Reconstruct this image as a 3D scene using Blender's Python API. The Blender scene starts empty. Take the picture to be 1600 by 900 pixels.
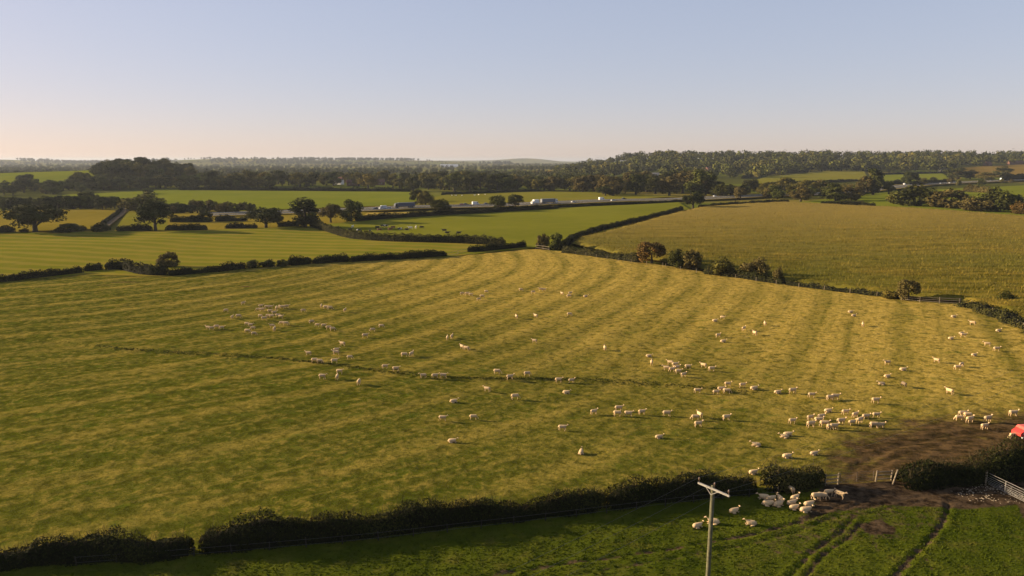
import bpy, bmesh, math, random
import numpy as np
from mathutils import Vector, Matrix
from mathutils.geometry import delaunay_2d_cdt

random.seed(7)
RNG = np.random.default_rng(7)
scene = bpy.context.scene
COL = scene.collection
R = math.radians

# ------------------------------------------------------------------ camera
CAM_H = 36.0
PITCH = R(9.93)
FPX = 1142.0                      # focal length in pixels of the 1600 px wide photograph
cam_data = bpy.data.cameras.new('camera')
cam_data.sensor_width = 36.0
cam_data.lens = 36.0 * FPX / 1600.0
cam_data.clip_start = 0.5
cam_data.clip_end = 60000.0
cam = bpy.data.objects.new('camera', cam_data)
cam.location = (0, 0, CAM_H)
cam.rotation_euler = (math.pi / 2 - PITCH, 0, 0)
COL.objects.link(cam)
scene.camera = cam

# ------------------------------------------------------------------ light
SUN_EL, SUN_AZ = 15.0, -75.0      # azimuth from +Y towards +X
world = bpy.data.worlds.new('World')
scene.world = world
world.use_nodes = True
wn = world.node_tree
sky = wn.nodes.new('ShaderNodeTexSky')
sky.sky_type = 'NISHITA'
sky.sun_disc = False
sky.sun_elevation = R(SUN_EL)
sky.sun_rotation = R(SUN_AZ)
sky.altitude = 100
sky.air_density = 0.8
sky.dust_density = 0.5
sky.ozone_density = 3.0
gam = wn.nodes.new('ShaderNodeGamma'); gam.inputs[1].default_value = 0.33      # softened contrast of a hazy autumn sky
wn.links.new(sky.outputs[0], gam.inputs[0])
wb = wn.nodes.new('ShaderNodeMix'); wb.data_type = 'RGBA'; wb.blend_type = 'MULTIPLY'
wb.inputs[0].default_value = 1.0; wb.clamp_result = False
bw = wn.nodes.new('ShaderNodeRGBToBW'); wn.links.new(gam.outputs[0], bw.inputs[0])
sat = wn.nodes.new('ShaderNodeMix'); sat.data_type = 'RGBA'; sat.clamp_factor = False; sat.inputs[0].default_value = 1.75
wn.links.new(bw.outputs[0], sat.inputs[6]); wn.links.new(gam.outputs[0], sat.inputs[7])
wn.links.new(sat.outputs[2], wb.inputs[6]); wb.inputs[7].default_value = (2.63, 2.09, 2.05, 1)
wn.links.new(wb.outputs[2], wn.nodes['Background'].inputs[0])
wn.nodes['Background'].inputs[1].default_value = 0.06
sl = bpy.data.lights.new('sun', 'SUN')
sl.energy = 5.0
sl.angle = R(0.6)
sl.color = (1.0, 0.79, 0.52)
so = bpy.data.objects.new('sun', sl)
sdir = Vector((math.sin(R(SUN_AZ)) * math.cos(R(SUN_EL)), math.cos(R(SUN_AZ)) * math.cos(R(SUN_EL)), math.sin(R(SUN_EL))))
so.rotation_euler = sdir.to_track_quat('Z', 'Y').to_euler()
so.location = sdir * 300
COL.objects.link(so)
scene.view_settings.view_transform = 'Standard'
scene.view_settings.look = 'None'
scene.view_settings.exposure = 1.58
scene.view_settings.gamma = 1.0
scene.cycles.max_bounces = 4
scene.cycles.diffuse_bounces = 2
scene.cycles.transparent_max_bounces = 4
scene.cycles.volume_bounces = 0

# ------------------------------------------------------------------ terrain
def sstep(a, b, v):
    t = np.clip((v - a) / (b - a), 0, 1)
    return t * t * (3 - 2 * t)

def gauss(x, y, cx, cy, sx, sy):
    return np.exp(-((x - cx) / sx) ** 2 - ((y - cy) / sy) ** 2)

def H(x, y):
    x = np.asarray(x, float); y = np.asarray(y, float)
    r = np.hypot(x, y)
    h = 0.28 * np.sin(x / 31 + y / 47 + 1.0) + 0.22 * np.sin(x / 19 - y / 37) * sstep(60, 120, r)
    h = h * (1 - sstep(500, 1200, r))
    # wooded rise on the left
    h = h + 19 * gauss(x, y, -640, 1090, 300, 170) * sstep(650, 1000, y) + 7 * gauss(x, y, -535, 1090, 75, 90)
    # ridge on the right
    t = np.clip((y - 900) / 1250, 0, 1)
    ys = np.maximum(y, 1.0)
    h = h + 41 * t ** 2.2 * sstep(0.03, 0.2, x / ys) * (1 - sstep(2600, 4200, y)) * sstep(800, 1000, y)
    # far hills
    h = h + 50 * gauss(x, y, -2300, 6300, 1000, 900) + 34 * gauss(x, y, -900, 7000, 700, 900)
    h = h + 44 * gauss(x, y, 250, 11500, 450, 1200) + 34 * gauss(x, y, -800, 11500, 1500, 1500) + 45 * gauss(x, y, -4700, 6500, 700, 900)
    h = h + 3.0 * np.sin(x / 260 + 1) * np.sin(y / 340) * sstep(1200, 2500, y)
    return h

CP, SP = math.cos(PITCH), math.sin(PITCH)
_T = np.exp(np.linspace(math.log(20), math.log(26000), 900))

def pix_ray(px, py):
    cx, cy = (px - 800) / FPX, (450 - py) / FPX
    return cx, CP + cy * SP, -SP + cy * CP

def G(px, py, dz=0.0):
    """ground point seen at a pixel of the photograph"""
    a, b, c = pix_ray(px, py)
    X, Y, Z = a * _T, b * _T, CAM_H + c * _T
    d = Z - H(X, Y) - dz
    k = np.argmax(d < 0)
    if d[k] >= 0:
        k = len(_T) - 1
        t = _T[k]
    else:
        f = d[k - 1] / (d[k - 1] - d[k])
        t = _T[k - 1] + f * (_T[k] - _T[k - 1])
    x, y = a * t, b * t
    return Vector((x, y, float(H(x, y))))

def GD(px, dist):
    """ground point in the photograph's column px at forward distance dist"""
    x = (px - 800) / FPX * dist / CP * 0.985
    return Vector((x, dist, float(H(x, dist))))

def depth(p):
    return p.y * CP + (CAM_H - p.z) * SP

def mpp(p):                       # metres per photo pixel there
    return depth(p) / FPX

# ------------------------------------------------------------------ mesh helpers
def mesh_np(name, V, F, mats=(), rnd=None, attrs=None, fmat=None, smooth=False):
    V = np.asarray(V, np.float32); F = np.asarray(F, np.int32)
    me = bpy.data.meshes.new(name)
    n, k = F.shape
    me.vertices.add(len(V)); me.vertices.foreach_set('co', V.ravel())
    me.loops.add(n * k); me.loops.foreach_set('vertex_index', F.ravel())
    me.polygons.add(n)
    me.polygons.foreach_set('loop_start', np.arange(0, n * k, k, dtype=np.int32))
    me.polygons.foreach_set('loop_total', np.full(n, k, np.int32))
    if fmat is not None:
        me.polygons.foreach_set('material_index', np.asarray(fmat, np.int32))
    if smooth:
        me.polygons.foreach_set('use_smooth', np.ones(n, bool))
    for m in mats: me.materials.append(m)
    d = dict(attrs or {})
    if rnd is not None: d['rnd'] = rnd
    for key, val in d.items():
        a = me.attributes.new(key, 'FLOAT', 'POINT')
        a.data.foreach_set('value', np.asarray(val, np.float32))
    me.update(calc_edges=True)
    me.validate()
    return me

def link(name, me, parent=None, loc=None, rz=0.0):
    o = bpy.data.objects.new(name, me)
    COL.objects.link(o)
    if parent is not None: o.parent = parent
    if loc is not None: o.location = loc
    if rz: o.rotation_euler = (0, 0, rz)
    return o

def tag(o, label=None, cat=None, group=None, kind=None):
    if label: o['label'] = label
    if cat: o['category'] = cat
    if group: o['group'] = group
    if kind: o['kind'] = kind
    return o

def empty(name, loc, rz=0.0):
    o = link(name, None, None, loc, rz)
    o.empty_display_size = 0.5
    return o

class MB:
    """collects simple solids and builds one mesh"""
    def __init__(s): s.v = []; s.f = []
    def add(s, vs, fs):
        b = len(s.v); s.v += [tuple(v) for v in vs]; s.f += [tuple(i + b for i in f) for f in fs]; return s
    def box(s, c, size, M=None):
        x, y, z = (d / 2 for d in size)
        vs = [Vector((sx * x, sy * y, sz * z)) for sz in (-1, 1) for sx, sy in ((-1, -1), (1, -1), (1, 1), (-1, 1))]
        if M is not None: vs = [M @ v for v in vs]
        vs = [v + Vector(c) for v in vs]
        return s.add(vs, [(3, 2, 1, 0), (4, 5, 6, 7), (0, 1, 5, 4), (1, 2, 6, 5), (2, 3, 7, 6), (3, 0, 4, 7)])
    def beam(s, a, b, w, h):
        a, b = Vector(a), Vector(b); d = b - a
        q = d.to_track_quat('X', 'Z').to_matrix()
        return s.box((a + b) / 2, (d.length, w, h), q)
    def tube(s, pts, rad, n=6, cap=True):
        pts = [Vector(p) for p in pts]
        if not hasattr(rad, '__len__'): rad = [rad] * len(pts)
        vs, fs = [], []
        up = Vector((0, 0, 1))
        for i, p in enumerate(pts):
            d = (pts[min(i + 1, len(pts) - 1)] - pts[max(i - 1, 0)]).normalized()
            ref = up if abs(d.z) < 0.9 else Vector((1, 0, 0))
            u = d.cross(ref).normalized(); w = d.cross(u)
            for k in range(n):
                a = 2 * math.pi * k / n
                vs.append(p + (u * math.cos(a) + w * math.sin(a)) * rad[i])
        for i in range(len(pts) - 1):
            for k in range(n):
                k2 = (k + 1) % n
                fs.append((i * n + k, i * n + k2, (i + 1) * n + k2, (i + 1) * n + k))
        if cap:
            fs.append(tuple(range(n))); fs.append(tuple((len(pts) - 1) * n + k for k in reversed(range(n))))
        return s.add(vs, fs)
    def prism(s, poly, y0, y1):
        """polygon in xz extruded along y"""
        n = len(poly)
        vs = [(x, y0, z) for x, z in poly] + [(x, y1, z) for x, z in poly]
        fs = [tuple(range(n)), tuple(reversed(range(n, 2 * n)))] + [(i, i + n, (i + 1) % n + n, (i + 1) % n) for i in range(n)]
        return s.add(vs, fs)
    def mesh(s, name, m=None, smooth=False):
        me = bpy.data.meshes.new(name); me.from_pydata(s.v, [], s.f)
        bm = bmesh.new(); bm.from_mesh(me); bmesh.ops.recalc_face_normals(bm, faces=bm.faces); bm.to_mesh(me); bm.free()
        if m: me.materials.append(m)
        if smooth:
            for p in me.polygons: p.use_smooth = True
        return me
    def build(s, name, m=None, parent=None, smooth=False):
        return link(name, s.mesh(name, m, smooth), parent)

# ------------------------------------------------------------------ materials
class NT:
    def __init__(s, name, rough=0.9, spec=0.1):
        s.m = bpy.data.materials.new(name); s.m.use_nodes = True
        s.t = s.m.node_tree; s.b = s.t.nodes['Principled BSDF']
        s.b.inputs['Roughness'].default_value = rough
        s.b.inputs['Specular IOR Level'].default_value = spec
    def n(s, typ, **kw):
        nd = s.t.nodes.new(typ)
        for k, v in kw.items(): setattr(nd, k, v)
        return nd
    def l(s, a, b): s.t.links.new(a, b)
    def setin(s, sock, v):
        if hasattr(v, 'is_linked') or hasattr(v, 'links'): s.l(v, sock)
        else: sock.default_value = v
    def obj(s): return s.n('ShaderNodeTexCoord').outputs['Object']
    def noise(s, vec, scale, detail=3, rough=0.55, stretch=None, rot=0.0):
        if stretch:
            mp = s.n('ShaderNodeMapping'); s.l(vec, mp.inputs['Vector'])
            mp.inputs['Scale'].default_value = stretch; mp.inputs['Rotation'].default_value = (0, 0, rot); vec = mp.outputs[0]
        nd = s.n('ShaderNodeTexNoise'); s.l(vec, nd.inputs['Vector'])
        nd.inputs['Scale'].default_value = scale; nd.inputs['Detail'].default_value = detail; nd.inputs['Roughness'].default_value = rough
        return nd.outputs['Fac']
    def ramp(s, v, a, b, lo=0.0, hi=1.0):
        nd = s.n('ShaderNodeMapRange'); nd.clamp = True; nd.interpolation_type = 'SMOOTHSTEP'
        s.setin(nd.inputs['Value'], v)
        for k, q in (('From Min', a), ('From Max', b), ('To Min', lo), ('To Max', hi)): nd.inputs[k].default_value = q
        return nd.outputs[0]
    def math(s, op, a, b=0.0, c=0.0):
        nd = s.n('ShaderNodeMath', operation=op)
        s.setin(nd.inputs[0], a); s.setin(nd.inputs[1], b); s.setin(nd.inputs[2], c)
        return nd.outputs[0]
    def mix(s, f, a, b):
        nd = s.n('ShaderNodeMix', data_type='RGBA')
        s.setin(nd.inputs[0], f)
        for sock, v in ((nd.inputs[6], a), (nd.inputs[7], b)):
            if isinstance(v, tuple): sock.default_value = (*v[:3], 1)
            else: s.l(v, sock)
        return nd.outputs[2]
    def attr(s, name): return s.n('ShaderNodeAttribute', attribute_name=name).outputs['Fac']
    def orand(s): return s.n('ShaderNodeObjectInfo').outputs['Random']
    def bump(s, h, strength, dist=0.1):
        nd = s.n('ShaderNodeBump'); nd.inputs['Strength'].default_value = strength; nd.inputs['Distance'].default_value = dist
        s.l(h, nd.inputs['Height']); s.l(nd.outputs[0], s.b.inputs['Normal'])
    def col(s, c):
        if isinstance(c, tuple): s.b.inputs['Base Color'].default_value = (*c[:3], 1)
        else: s.l(c, s.b.inputs['Base Color'])
        return s.m

def plain(name, c, rough=0.6, spec=0.3, metal=0.0, var=0.12, scale=3.0):
    t = NT(name, rough, spec); t.b.inputs['Metallic'].default_value = metal
    v = t.noise(t.obj(), scale, 4)
    d = tuple(x * (1 - var) for x in c); u = tuple(min(1, x * (1 + var)) for x in c)
    return t.col(t.mix(t.ramp(v, .3, .7), d, u))

def foliage(name, dark, mid, light, hue=0.5):
    t = NT(name, 0.85, 0.04)
    r = t.attr('rnd')
    c = t.mix(t.ramp(r, 0.0, 0.55), dark, mid)
    c = t.mix(t.ramp(r, 0.55, 1.0), c, light)
    o = t.orand()
    c2 = t.mix(t.ramp(o, 0, 1, 0, hue), c, tuple(a * .6 + b * .4 for a, b in zip(light, (0.07, 0.05, 0.012))))
    t.col(c2)
    return t.m

M = {}
M['leaf_dark'] = foliage('leaf_dark_green', (.012, .015, .004), (.026, .031, .007), (.066, .068, .014), .35)
M['leaf_green'] = foliage('leaf_mid_green', (.018, .024, .005), (.044, .052, .010), (.105, .108, .020), .4)
M['leaf_olive'] = foliage('leaf_olive', (.030, .030, .007), (.072, .066, .013), (.150, .125, .024), .5)
M['leaf_brown'] = foliage('leaf_brown', (.032, .025, .008), (.070, .056, .017), (.125, .096, .029), .3)
M['leaf_yellow'] = foliage('leaf_yellow', (.06, .05, .010), (.13, .10, .02), (.2, .15, .03), .2)
M['leaf_orange'] = foliage('leaf_orange', (.030, .026, .007), (.07, .044, .012), (.16, .085, .022), .15)
M['hedge'] = foliage('hedge_leaf', (.007, .009, .003), (.014, .017, .004), (.032, .034, .008), .2)
M['dark_blade'] = foliage('dark_grass_blade', (.020, .025, .004), (.036, .040, .006), (.06, .062, .01), .2)
M['hedge_olive'] = foliage('hedge_leaf_olive', (.018, .02, .006), (.036, .036, .010), (.07, .06, .018), .2)
M['hedge_twig'] = foliage('hedge_twig', (.014, .011, .006), (.03, .024, .012), (.055, .042, .022), .2)
M['conifer'] = foliage('conifer_needle', (.009, .014, .007), (.018, .026, .011), (.035, .044, .016), .2)
M['bark'] = plain('bark', (.045, .036, .026), .95, .1, 0, .35, 2.0)
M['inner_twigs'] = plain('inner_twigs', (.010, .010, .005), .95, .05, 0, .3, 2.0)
M['wood'] = plain('weathered_wood', (.19, .15, .10), .9, .15, 0, .3, 6.0)
M['shade_wood'] = plain('shade_darkened_wood', (.03, .026, .02), .95, .1, 0, .3, 6.0)  # wood colour darkened to stand in for the hedge's shade on the posts
M['pole_wood'] = plain('pole_wood', (.085, .078, .042), .85, .2, 0, .3, 4.0)
M['steel'] = plain('galvanised_steel', (.42, .42, .40), .45, .5, 0.5, .15, 5.0)
M['grey_steel'] = plain('grey_painted_steel', (.24, .22, .19), .55, .4, 0, .12, 5.0)
M['ceramic'] = plain('brown_ceramic', (.16, .10, .07), .3, .5, 0, .1)
M['wire'] = plain('wire_metal', (.05, .05, .05), .5, .5, 0.6, .1)

def field(name, cols, big=0.02, mid=0.25, fine=1.6, bump=0.5, extra=None, finestretch=(1, 1, 1), rot=0.0):
    """cols: dark, base, light"""
    t = NT(name, 1.0, 0.0)
    P = t.obj()
    a = t.noise(P, big, 4, .6); b = t.noise(P, mid, 4, .6); f = t.noise(P, fine, 3, .6, finestretch, rot)
    c = t.mix(t.ramp(a, .35, .65), cols[0], cols[1])
    c = t.mix(t.ramp(b, .4, .75, 0, .55), c, cols[2])
    c = t.mix(t.ramp(f, .35, .7, 0, .4), c, cols[0])
    if extra: c = extra(t, P, c)
    if bump: t.bump(f, bump, 0.3)
    t.col(c)
    return t.m

def stripes(period, ang, color, amount, wob=2.0):
    def fn(t, P, c):
        sx = t.n('ShaderNodeSeparateXYZ'); t.l(P, sx.inputs[0])
        s = t.math('ADD', t.math('MULTIPLY', sx.outputs[0], math.cos(ang)), t.math('MULTIPLY', sx.outputs[1], math.sin(ang)))
        s = t.math('ADD', s, t.math('MULTIPLY', t.noise(P, .012, 3), wob * period))
        w = t.math('SINE', t.math('MULTIPLY', s, 2 * math.pi / period))
        w = t.math('ADD', t.math('MULTIPLY', w, .5), t.noise(P, .12, 3))
        return t.mix(t.ramp(w, .3, .9, 0, amount), c, color)
    return fn

def tramlines(period, ang, color, amount):
    def fn(t, P, c):
        sx = t.n('ShaderNodeSeparateXYZ'); t.l(P, sx.inputs[0])
        s = t.math('ADD', t.math('MULTIPLY', sx.outputs[0], math.cos(ang)), t.math('MULTIPLY', sx.outputs[1], math.sin(ang)))
        w = t.math('SINE', t.math('MULTIPLY', s, 2 * math.pi / period))
        return t.mix(t.ramp(w, .93, 1.0, 0, amount), c, color)
    return fn

# sheep pasture: ring centre of the mowing lines
RC = (-165.0, 268.0); RP = 8.2
def arcv(x, y): return np.arctan2(y - RC[1], x - RC[0]) * 150.0
def ring(x, y):
    return np.hypot(x - RC[0], y - RC[1]) + 2.6 * np.sin(x / 37 + 1) + 2.2 * np.sin(y / 23 + x / 61)

def pasture_extra(t, P, c):
    sx = t.n('ShaderNodeSeparateXYZ'); t.l(P, sx.inputs[0]); X, Y = sx.outputs[0], sx.outputs[1]
    # yellower, drier sward towards the far right, partly sunlit tuft sides painted in
    g = t.math('ADD', t.math('MULTIPLY', X, .0052), t.math('MULTIPLY', Y, .0042))
    g = t.math('ADD', g, t.math('MULTIPLY', t.noise(P, .02, 4, .6), .9))
    gold = t.mix(t.ramp(t.noise(P, .5, 4, .65), .35, .7), (.30, .205, .038), (.42, .29, .068))
    c = t.mix(t.ramp(g, .72, 1.55, 0, .92), c, gold)
    fd = t.ramp(Y, 80, 165, .6, 1.05)
    # dry straw seam on the mown swaths
    s = t.attr('swath')
    s = t.math('ADD', s, t.math('MULTIPLY', t.math('SUBTRACT', t.noise(P, .07, 5, .7), .5), 3.4))
    c = t.mix(t.math('MULTIPLY', fd, t.ramp(s, -.2, 1.4, 0, .42)), c, gold)
    gr = t.mix(t.ramp(t.noise(P, .3, 3), .3, .7), (.055, .062, .0055), (.085, .085, .0083))
    c = t.mix(t.math('MULTIPLY', fd, t.ramp(s, .2, -1.4, 0, .45)), c, gr)
    br = t.noise(P, .16, 4, .7)
    c = t.mix(t.ramp(br, .56, .78, 0, .34), c, (.125, .074, .0143))
    # streaks left along the mowing lines
    cv = t.n('ShaderNodeCombineXYZ'); t.l(t.attr('ringv'), cv.inputs[0]); t.l(t.attr('arcv'), cv.inputs[1])
    st = t.noise(cv.outputs[0], .55, 5, .62, (1, .09, 1))
    c = t.mix(t.ramp(st, .50, .68, 0, .45), c, (.050, .056, .006))
    c = t.mix(t.ramp(st, .50, .34, 0, .38), c, (.225, .165, .032))
    # tussocks
    tu = t.noise(P, .72, 6, .70, (.95, 1.0, 1), .5)
    c = t.mix(t.ramp(tu, .47, .64, 0, .66), c, (.026, .029, .003))
    c = t.mix(t.ramp(tu, .49, .36, 0, .62), c, (.215, .155, .030))
    t2 = t.noise(P, 2.3, 4, .7, (.9, 1.1, 1), .2)
    c = t.mix(t.ramp(t2, .50, .66, 0, .5), c, (.030, .033, .004))
    # lush spots where dung has fallen
    vo = t.n('ShaderNodeTexVoronoi'); vo.inputs['Scale'].default_value = .15; vo.inputs['Randomness'].default_value = 1.0
    t.l(P, vo.inputs['Vector'])
    c = t.mix(t.ramp(t.math('ADD', vo.outputs['Distance'], t.math('MULTIPLY', t.math('SUBTRACT', t2, .5), .35)), .17, .06, 0, .6), c, (.034, .048, .004))
    gp = t.noise(P, .33, 5, .7, (.8, 1.3, 1))
    c = t.mix(t.ramp(gp, .54, .68, 0, .45), c, (.066, .088, .008))
    t.bump(t.math('MULTIPLY', tu, -1.0), .55, .5)
    md = t.attr('mud')
    md = t.math('ADD', md, t.math('MULTIPLY', t.math('SUBTRACT', t.noise(P, .22, 6, .72), .5), 1.3))
    soil = t.mix(t.ramp(t.noise(P, .55, 6, .75, (.6, 1.3, 1)), .38, .62), (.018, .0115, .006), (.084, .050, .024))
    return t.mix(t.ramp(md, .30, .74, 0, .92), c, soil)

def fore_extra(t, P, c):
    md = t.attr('mud')
    y = t.noise(P, .35, 4, .65)
    c = t.mix(t.ramp(y, .5, .75, 0, .7), c, (.085, .075, .014))
    tu = t.noise(P, 1.1, 3, .65, (1, 1.7, 1), .25)
    c = t.mix(t.ramp(tu, .50, .78, 0, .4), c, (.022, .032, .005))
    md = t.math('ADD', md, t.math('MULTIPLY', t.math('SUBTRACT', t.noise(P, .8, 5, .7), .5), .9))
    soil = t.mix(t.ramp(t.noise(P, .8, 6, .75), .38, .62), (.018, .012, .007), (.072, .048, .027))
    return t.mix(t.ramp(md, .38, .62), c, soil)

M['pasture'] = field('sheep_pasture_grass', ((.056, .062, .006), (.086, .084, .011), (.118, .098, .016)), .015, .2, 2.2, 0, pasture_extra, (1, 1.8, 1), .2)
M['fore_grass'] = field('lush_grass', ((.038, .050, .004), (.056, .066, .006), (.078, .082, .008)), .05, .4, 2.6, .4, fore_extra, (1, 1.8, 1), .2)
M['long_field'] = field('mown_meadow', ((.096, .104, .008), (.130, .122, .012), (.18, .140, .020)), .012, .06, .6, .3, stripes(11, R(75), (.20, .145, .026), .5), (.4, 1.6, 1))
M['cattle_grass'] = field('cattle_pasture_grass', ((.108, .110, .010), (.132, .128, .013), (.150, .140, .018)), .012, .08, .7, .25)
M['maize_soil'] = field('maize_soil', ((.06, .042, .0100), (.08, .06, .0150), (.1, .075, .0150)))
M['dry_field'] = field('dry_grass_field', ((.135, .105, .0120), (.16, .118, .0150), (.19, .14, .0200)), .015, .1, .7, .3, tramlines(9, R(15), (.11, .09, .0100), .5))
M['green_field'] = field('green_crop_field', ((.10, .115, .010), (.122, .132, .012), (.145, .140, .015)), .012, .05, .5, .2, tramlines(24, R(80), (.085, .09, .009), .5))
M['yellow_green'] = field('yellow_green_field', ((.11, .105, .0110), (.135, .12, .0140), (.16, .13, .0180)), .012, .06, .5, .2)
M['stubble'] = field('straw_stubble', ((.20, .145, .0250), (.24, .17, .0325), (.28, .2, .0400)), .02, .1, .6, .3)
M['brown_field'] = field('brown_field', ((.13, .085, .0175), (.16, .10, .0225), (.15, .115, .0200)), .012, .05, .4, .2)
M['gravel'] = plain('gravel_lane', (.085, .068, .048), 1.0, .0, 0, .3, .6)
M['asphalt'] = plain('asphalt', (.075, .068, .062), 1.0, .03, 0, .15, .2)
M['line_paint'] = plain('road_paint', (.6, .6, .57), .8, .2, 0, .1)

def far_ground():
    t = NT('countryside', 1.0, .0); P = t.obj()
    v = t.n('ShaderNodeTexVoronoi'); v.inputs['Scale'].default_value = .0042; t.l(P, v.inputs['Vector'])
    s = t.n('ShaderNodeSeparateColor'); t.l(v.outputs['Color'], s.inputs[0])
    c = t.mix(t.ramp(s.outputs[0], .35, .6), (.085, .094, .012), (.135, .108, .022))
    c = t.mix(t.ramp(s.outputs[1], .55, .75), c, (.050, .052, .010))
    c = t.mix(t.ramp(t.noise(P, .02, 4), .4, .7, 0, .6), c, (.065, .068, .010))
    return t.col(c)
M['ground'] = far_ground()

# ------------------------------------------------------------------ ground sheets
def ground_base():
    az = np.concatenate([np.radians(np.arange(-60, 60.01, .4)), np.radians(np.arange(63, 299.9, 3.0))])
    rr = np.concatenate([[0.5, 8, 16, 24], np.exp(np.linspace(math.log(30), math.log(28000), 300))])
    A, RR = np.meshgrid(az, rr)
    X, Y = RR * np.sin(A), RR * np.cos(A)
    Z = H(X, Y) - 0.55 - 0.0004 * RR
    n, m = len(rr), len(az)
    idx = np.arange(n * m).reshape(n, m)
    nx = np.roll(idx, -1, axis=1)
    F = np.stack([idx[:-1], nx[:-1], nx[1:], idx[1:]], -1).reshape(-1, 4)[:, ::-1]
    me = mesh_np('ground', np.stack([X, Y, Z], -1).reshape(-1, 3), F, [M['ground']], smooth=True)
    tag(link('ground', me), kind='structure')
ground_base()

def inpoly(px, py, poly):
    px = np.asarray(px); py = np.asarray(py)
    ins = np.zeros(px.shape, bool)
    n = len(poly)
    for i in range(n):
        x1, y1 = poly[i]; x2, y2 = poly[(i + 1) % n]
        if y1 == y2: continue
        c = ((y1 > py) != (y2 > py)) & (px < (x2 - x1) * (py - y1) / (y2 - y1) + x1)
        ins ^= c
    return ins

def dist_line(x, y, pts, closed=False):
    d = np.full(np.shape(x), 1e9)
    q = list(pts) + ([pts[0]] if closed else [])
    for (x1, y1), (x2, y2) in zip(q[:-1], q[1:]):
        dx, dy = x2 - x1, y2 - y1
        L = dx * dx + dy * dy + 1e-9
        t = np.clip(((x - x1) * dx + (y - y1) * dy) / L, 0, 1)
        d = np.minimum(d, np.hypot(x - x1 - t * dx, y - y1 - t * dy))
    return d

def XY(pix): return [tuple(G(*p).xy) for p in pix]

def patch(name, poly, mat, rel, lift=None, zf=None, attrf=None, lo=0.4, structure=True):
    """field sheet over a polygon of ground points; rel = cell size / distance"""
    P = np.array(poly)
    bound = []
    for a, b in zip(P, np.roll(P, -1, 0)):
        L = np.hypot(*(b - a)); s = max(lo, rel * max(30, min(np.hypot(*a), np.hypot(*b))))
        n = max(1, int(L / s))
        bound += [a + (b - a) * k / n for k in range(n)]
    bound = np.array(bound)
    y0, y1 = P[:, 1].min(), P[:, 1].max(); x0, x1 = P[:, 0].min(), P[:, 0].max()
    pts = []
    y = y0
    row = 0
    while y < y1:
        s = max(lo, rel * max(30, y))
        xs = np.arange(x0 + (row % 2) * s * .5, x1, s)
        pts.append(np.stack([xs, np.full_like(xs, y)], -1)); y += s * .87; row += 1
    pts = np.concatenate(pts)
    pts = pts[inpoly(pts[:, 0], pts[:, 1], bound)]
    dl = dist_line(pts[:, 0], pts[:, 1], [tuple(p) for p in P], True)
    pts = pts[dl > 0.35 * np.maximum(lo, rel * np.maximum(30, pts[:, 1]))]
    allp = np.concatenate([bound, pts])
    nb = len(bound)
    vs, es, fs, *_ = delaunay_2d_cdt([Vector(p) for p in allp], [(i, (i + 1) % nb) for i in range(nb)], [], 1, 1e-4)
    V = np.array([(v.x, v.y) for v in vs]); F = np.array([f for f in fs if len(f) == 3])
    x, y = V[:, 0], V[:, 1]
    z = H(x, y) + (0.02 + 0.0003 * np.hypot(x, y) if lift is None else lift)
    if zf is not None: z = z + zf(x, y)
    e1 = V[F[:, 1]] - V[F[:, 0]]; e2 = V[F[:, 2]] - V[F[:, 0]]
    flip = (e1[:, 0] * e2[:, 1] - e1[:, 1] * e2[:, 0]) < 0
    F[flip] = F[flip][:, ::-1]
    me = mesh_np(name, np.stack([x, y, z], -1), F, [mat], attrs=attrf(x, y) if attrf else None, smooth=True)
    o = link(name, me)
    if structure: tag(o, kind='structure')
    return o

# --- sheep pasture
SHEEP_PIX = [(-200, 455), (0, 441), (130, 430), (250, 433), (375, 421), (460, 412), (700, 402), (830, 389), (880, 393), (960, 402), (1010, 410),
             (1100, 425), (1200, 440), (1300, 452), (1430, 469), (1500, 474), (1600, 516), (1760, 590), (2085, 728), (1800, 738), (1600, 744), (1400, 752),
             (1300, 757), (1180, 766), (950, 795), (700, 823), (310, 870), (0, 884), (-200, 902)]
SHEEP = XY(SHEEP_PIX)
_ly = XY([(-200, 520), (90, 535), (250, 548), (400, 561), (520, 572), (620, 582), (700, 588), (850, 595), (1000, 602), (1100, 606), (1200, 612), (1400, 640)])
_ly.sort()
LX, LYY = np.array([p[0] for p in _ly]), np.array([p[1] for p in _ly])

def pasture_relief(x, y):
    s = np.interp(x, LX, LYY) - y + 1.2 * np.sin(x / 9.0)
    amp = .34 * (1 - .9 * sstep(45, 75, x)) * (.72 + .28 * np.sin(x / 17.0))
    z = -amp * np.tanh(s / .8) * np.exp(-np.abs(s) / 7.0)
    fade = 1 - .55 * sstep(0, 90, x)
    mk = np.clip(mud_pasture(x, y) * 2 - .5, 0, 1)
    z = z + mk * (.05 * np.sin(x * 2.3 + 2 * np.sin(y)) * np.sin(y * 1.9 + np.sin(x * 1.3)) - .16 * np.exp(-(dist_line(x, y, MUD_RUT) / .5) ** 2) - .13 * np.exp(-(dist_line(x, y, MUD_RUT2) / .4) ** 2))
    z = z + .055 * fade * (.25 + .75 * sstep(100, 165, y)) * np.sin(2 * np.pi * ring(x, y) / RP)
    z = z + .05 * np.sin(x / 2.4 + 1.3 * np.sin(y / 2.3)) * np.sin(y / 1.7 + np.sin(x / 3.1))
    return z

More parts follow.
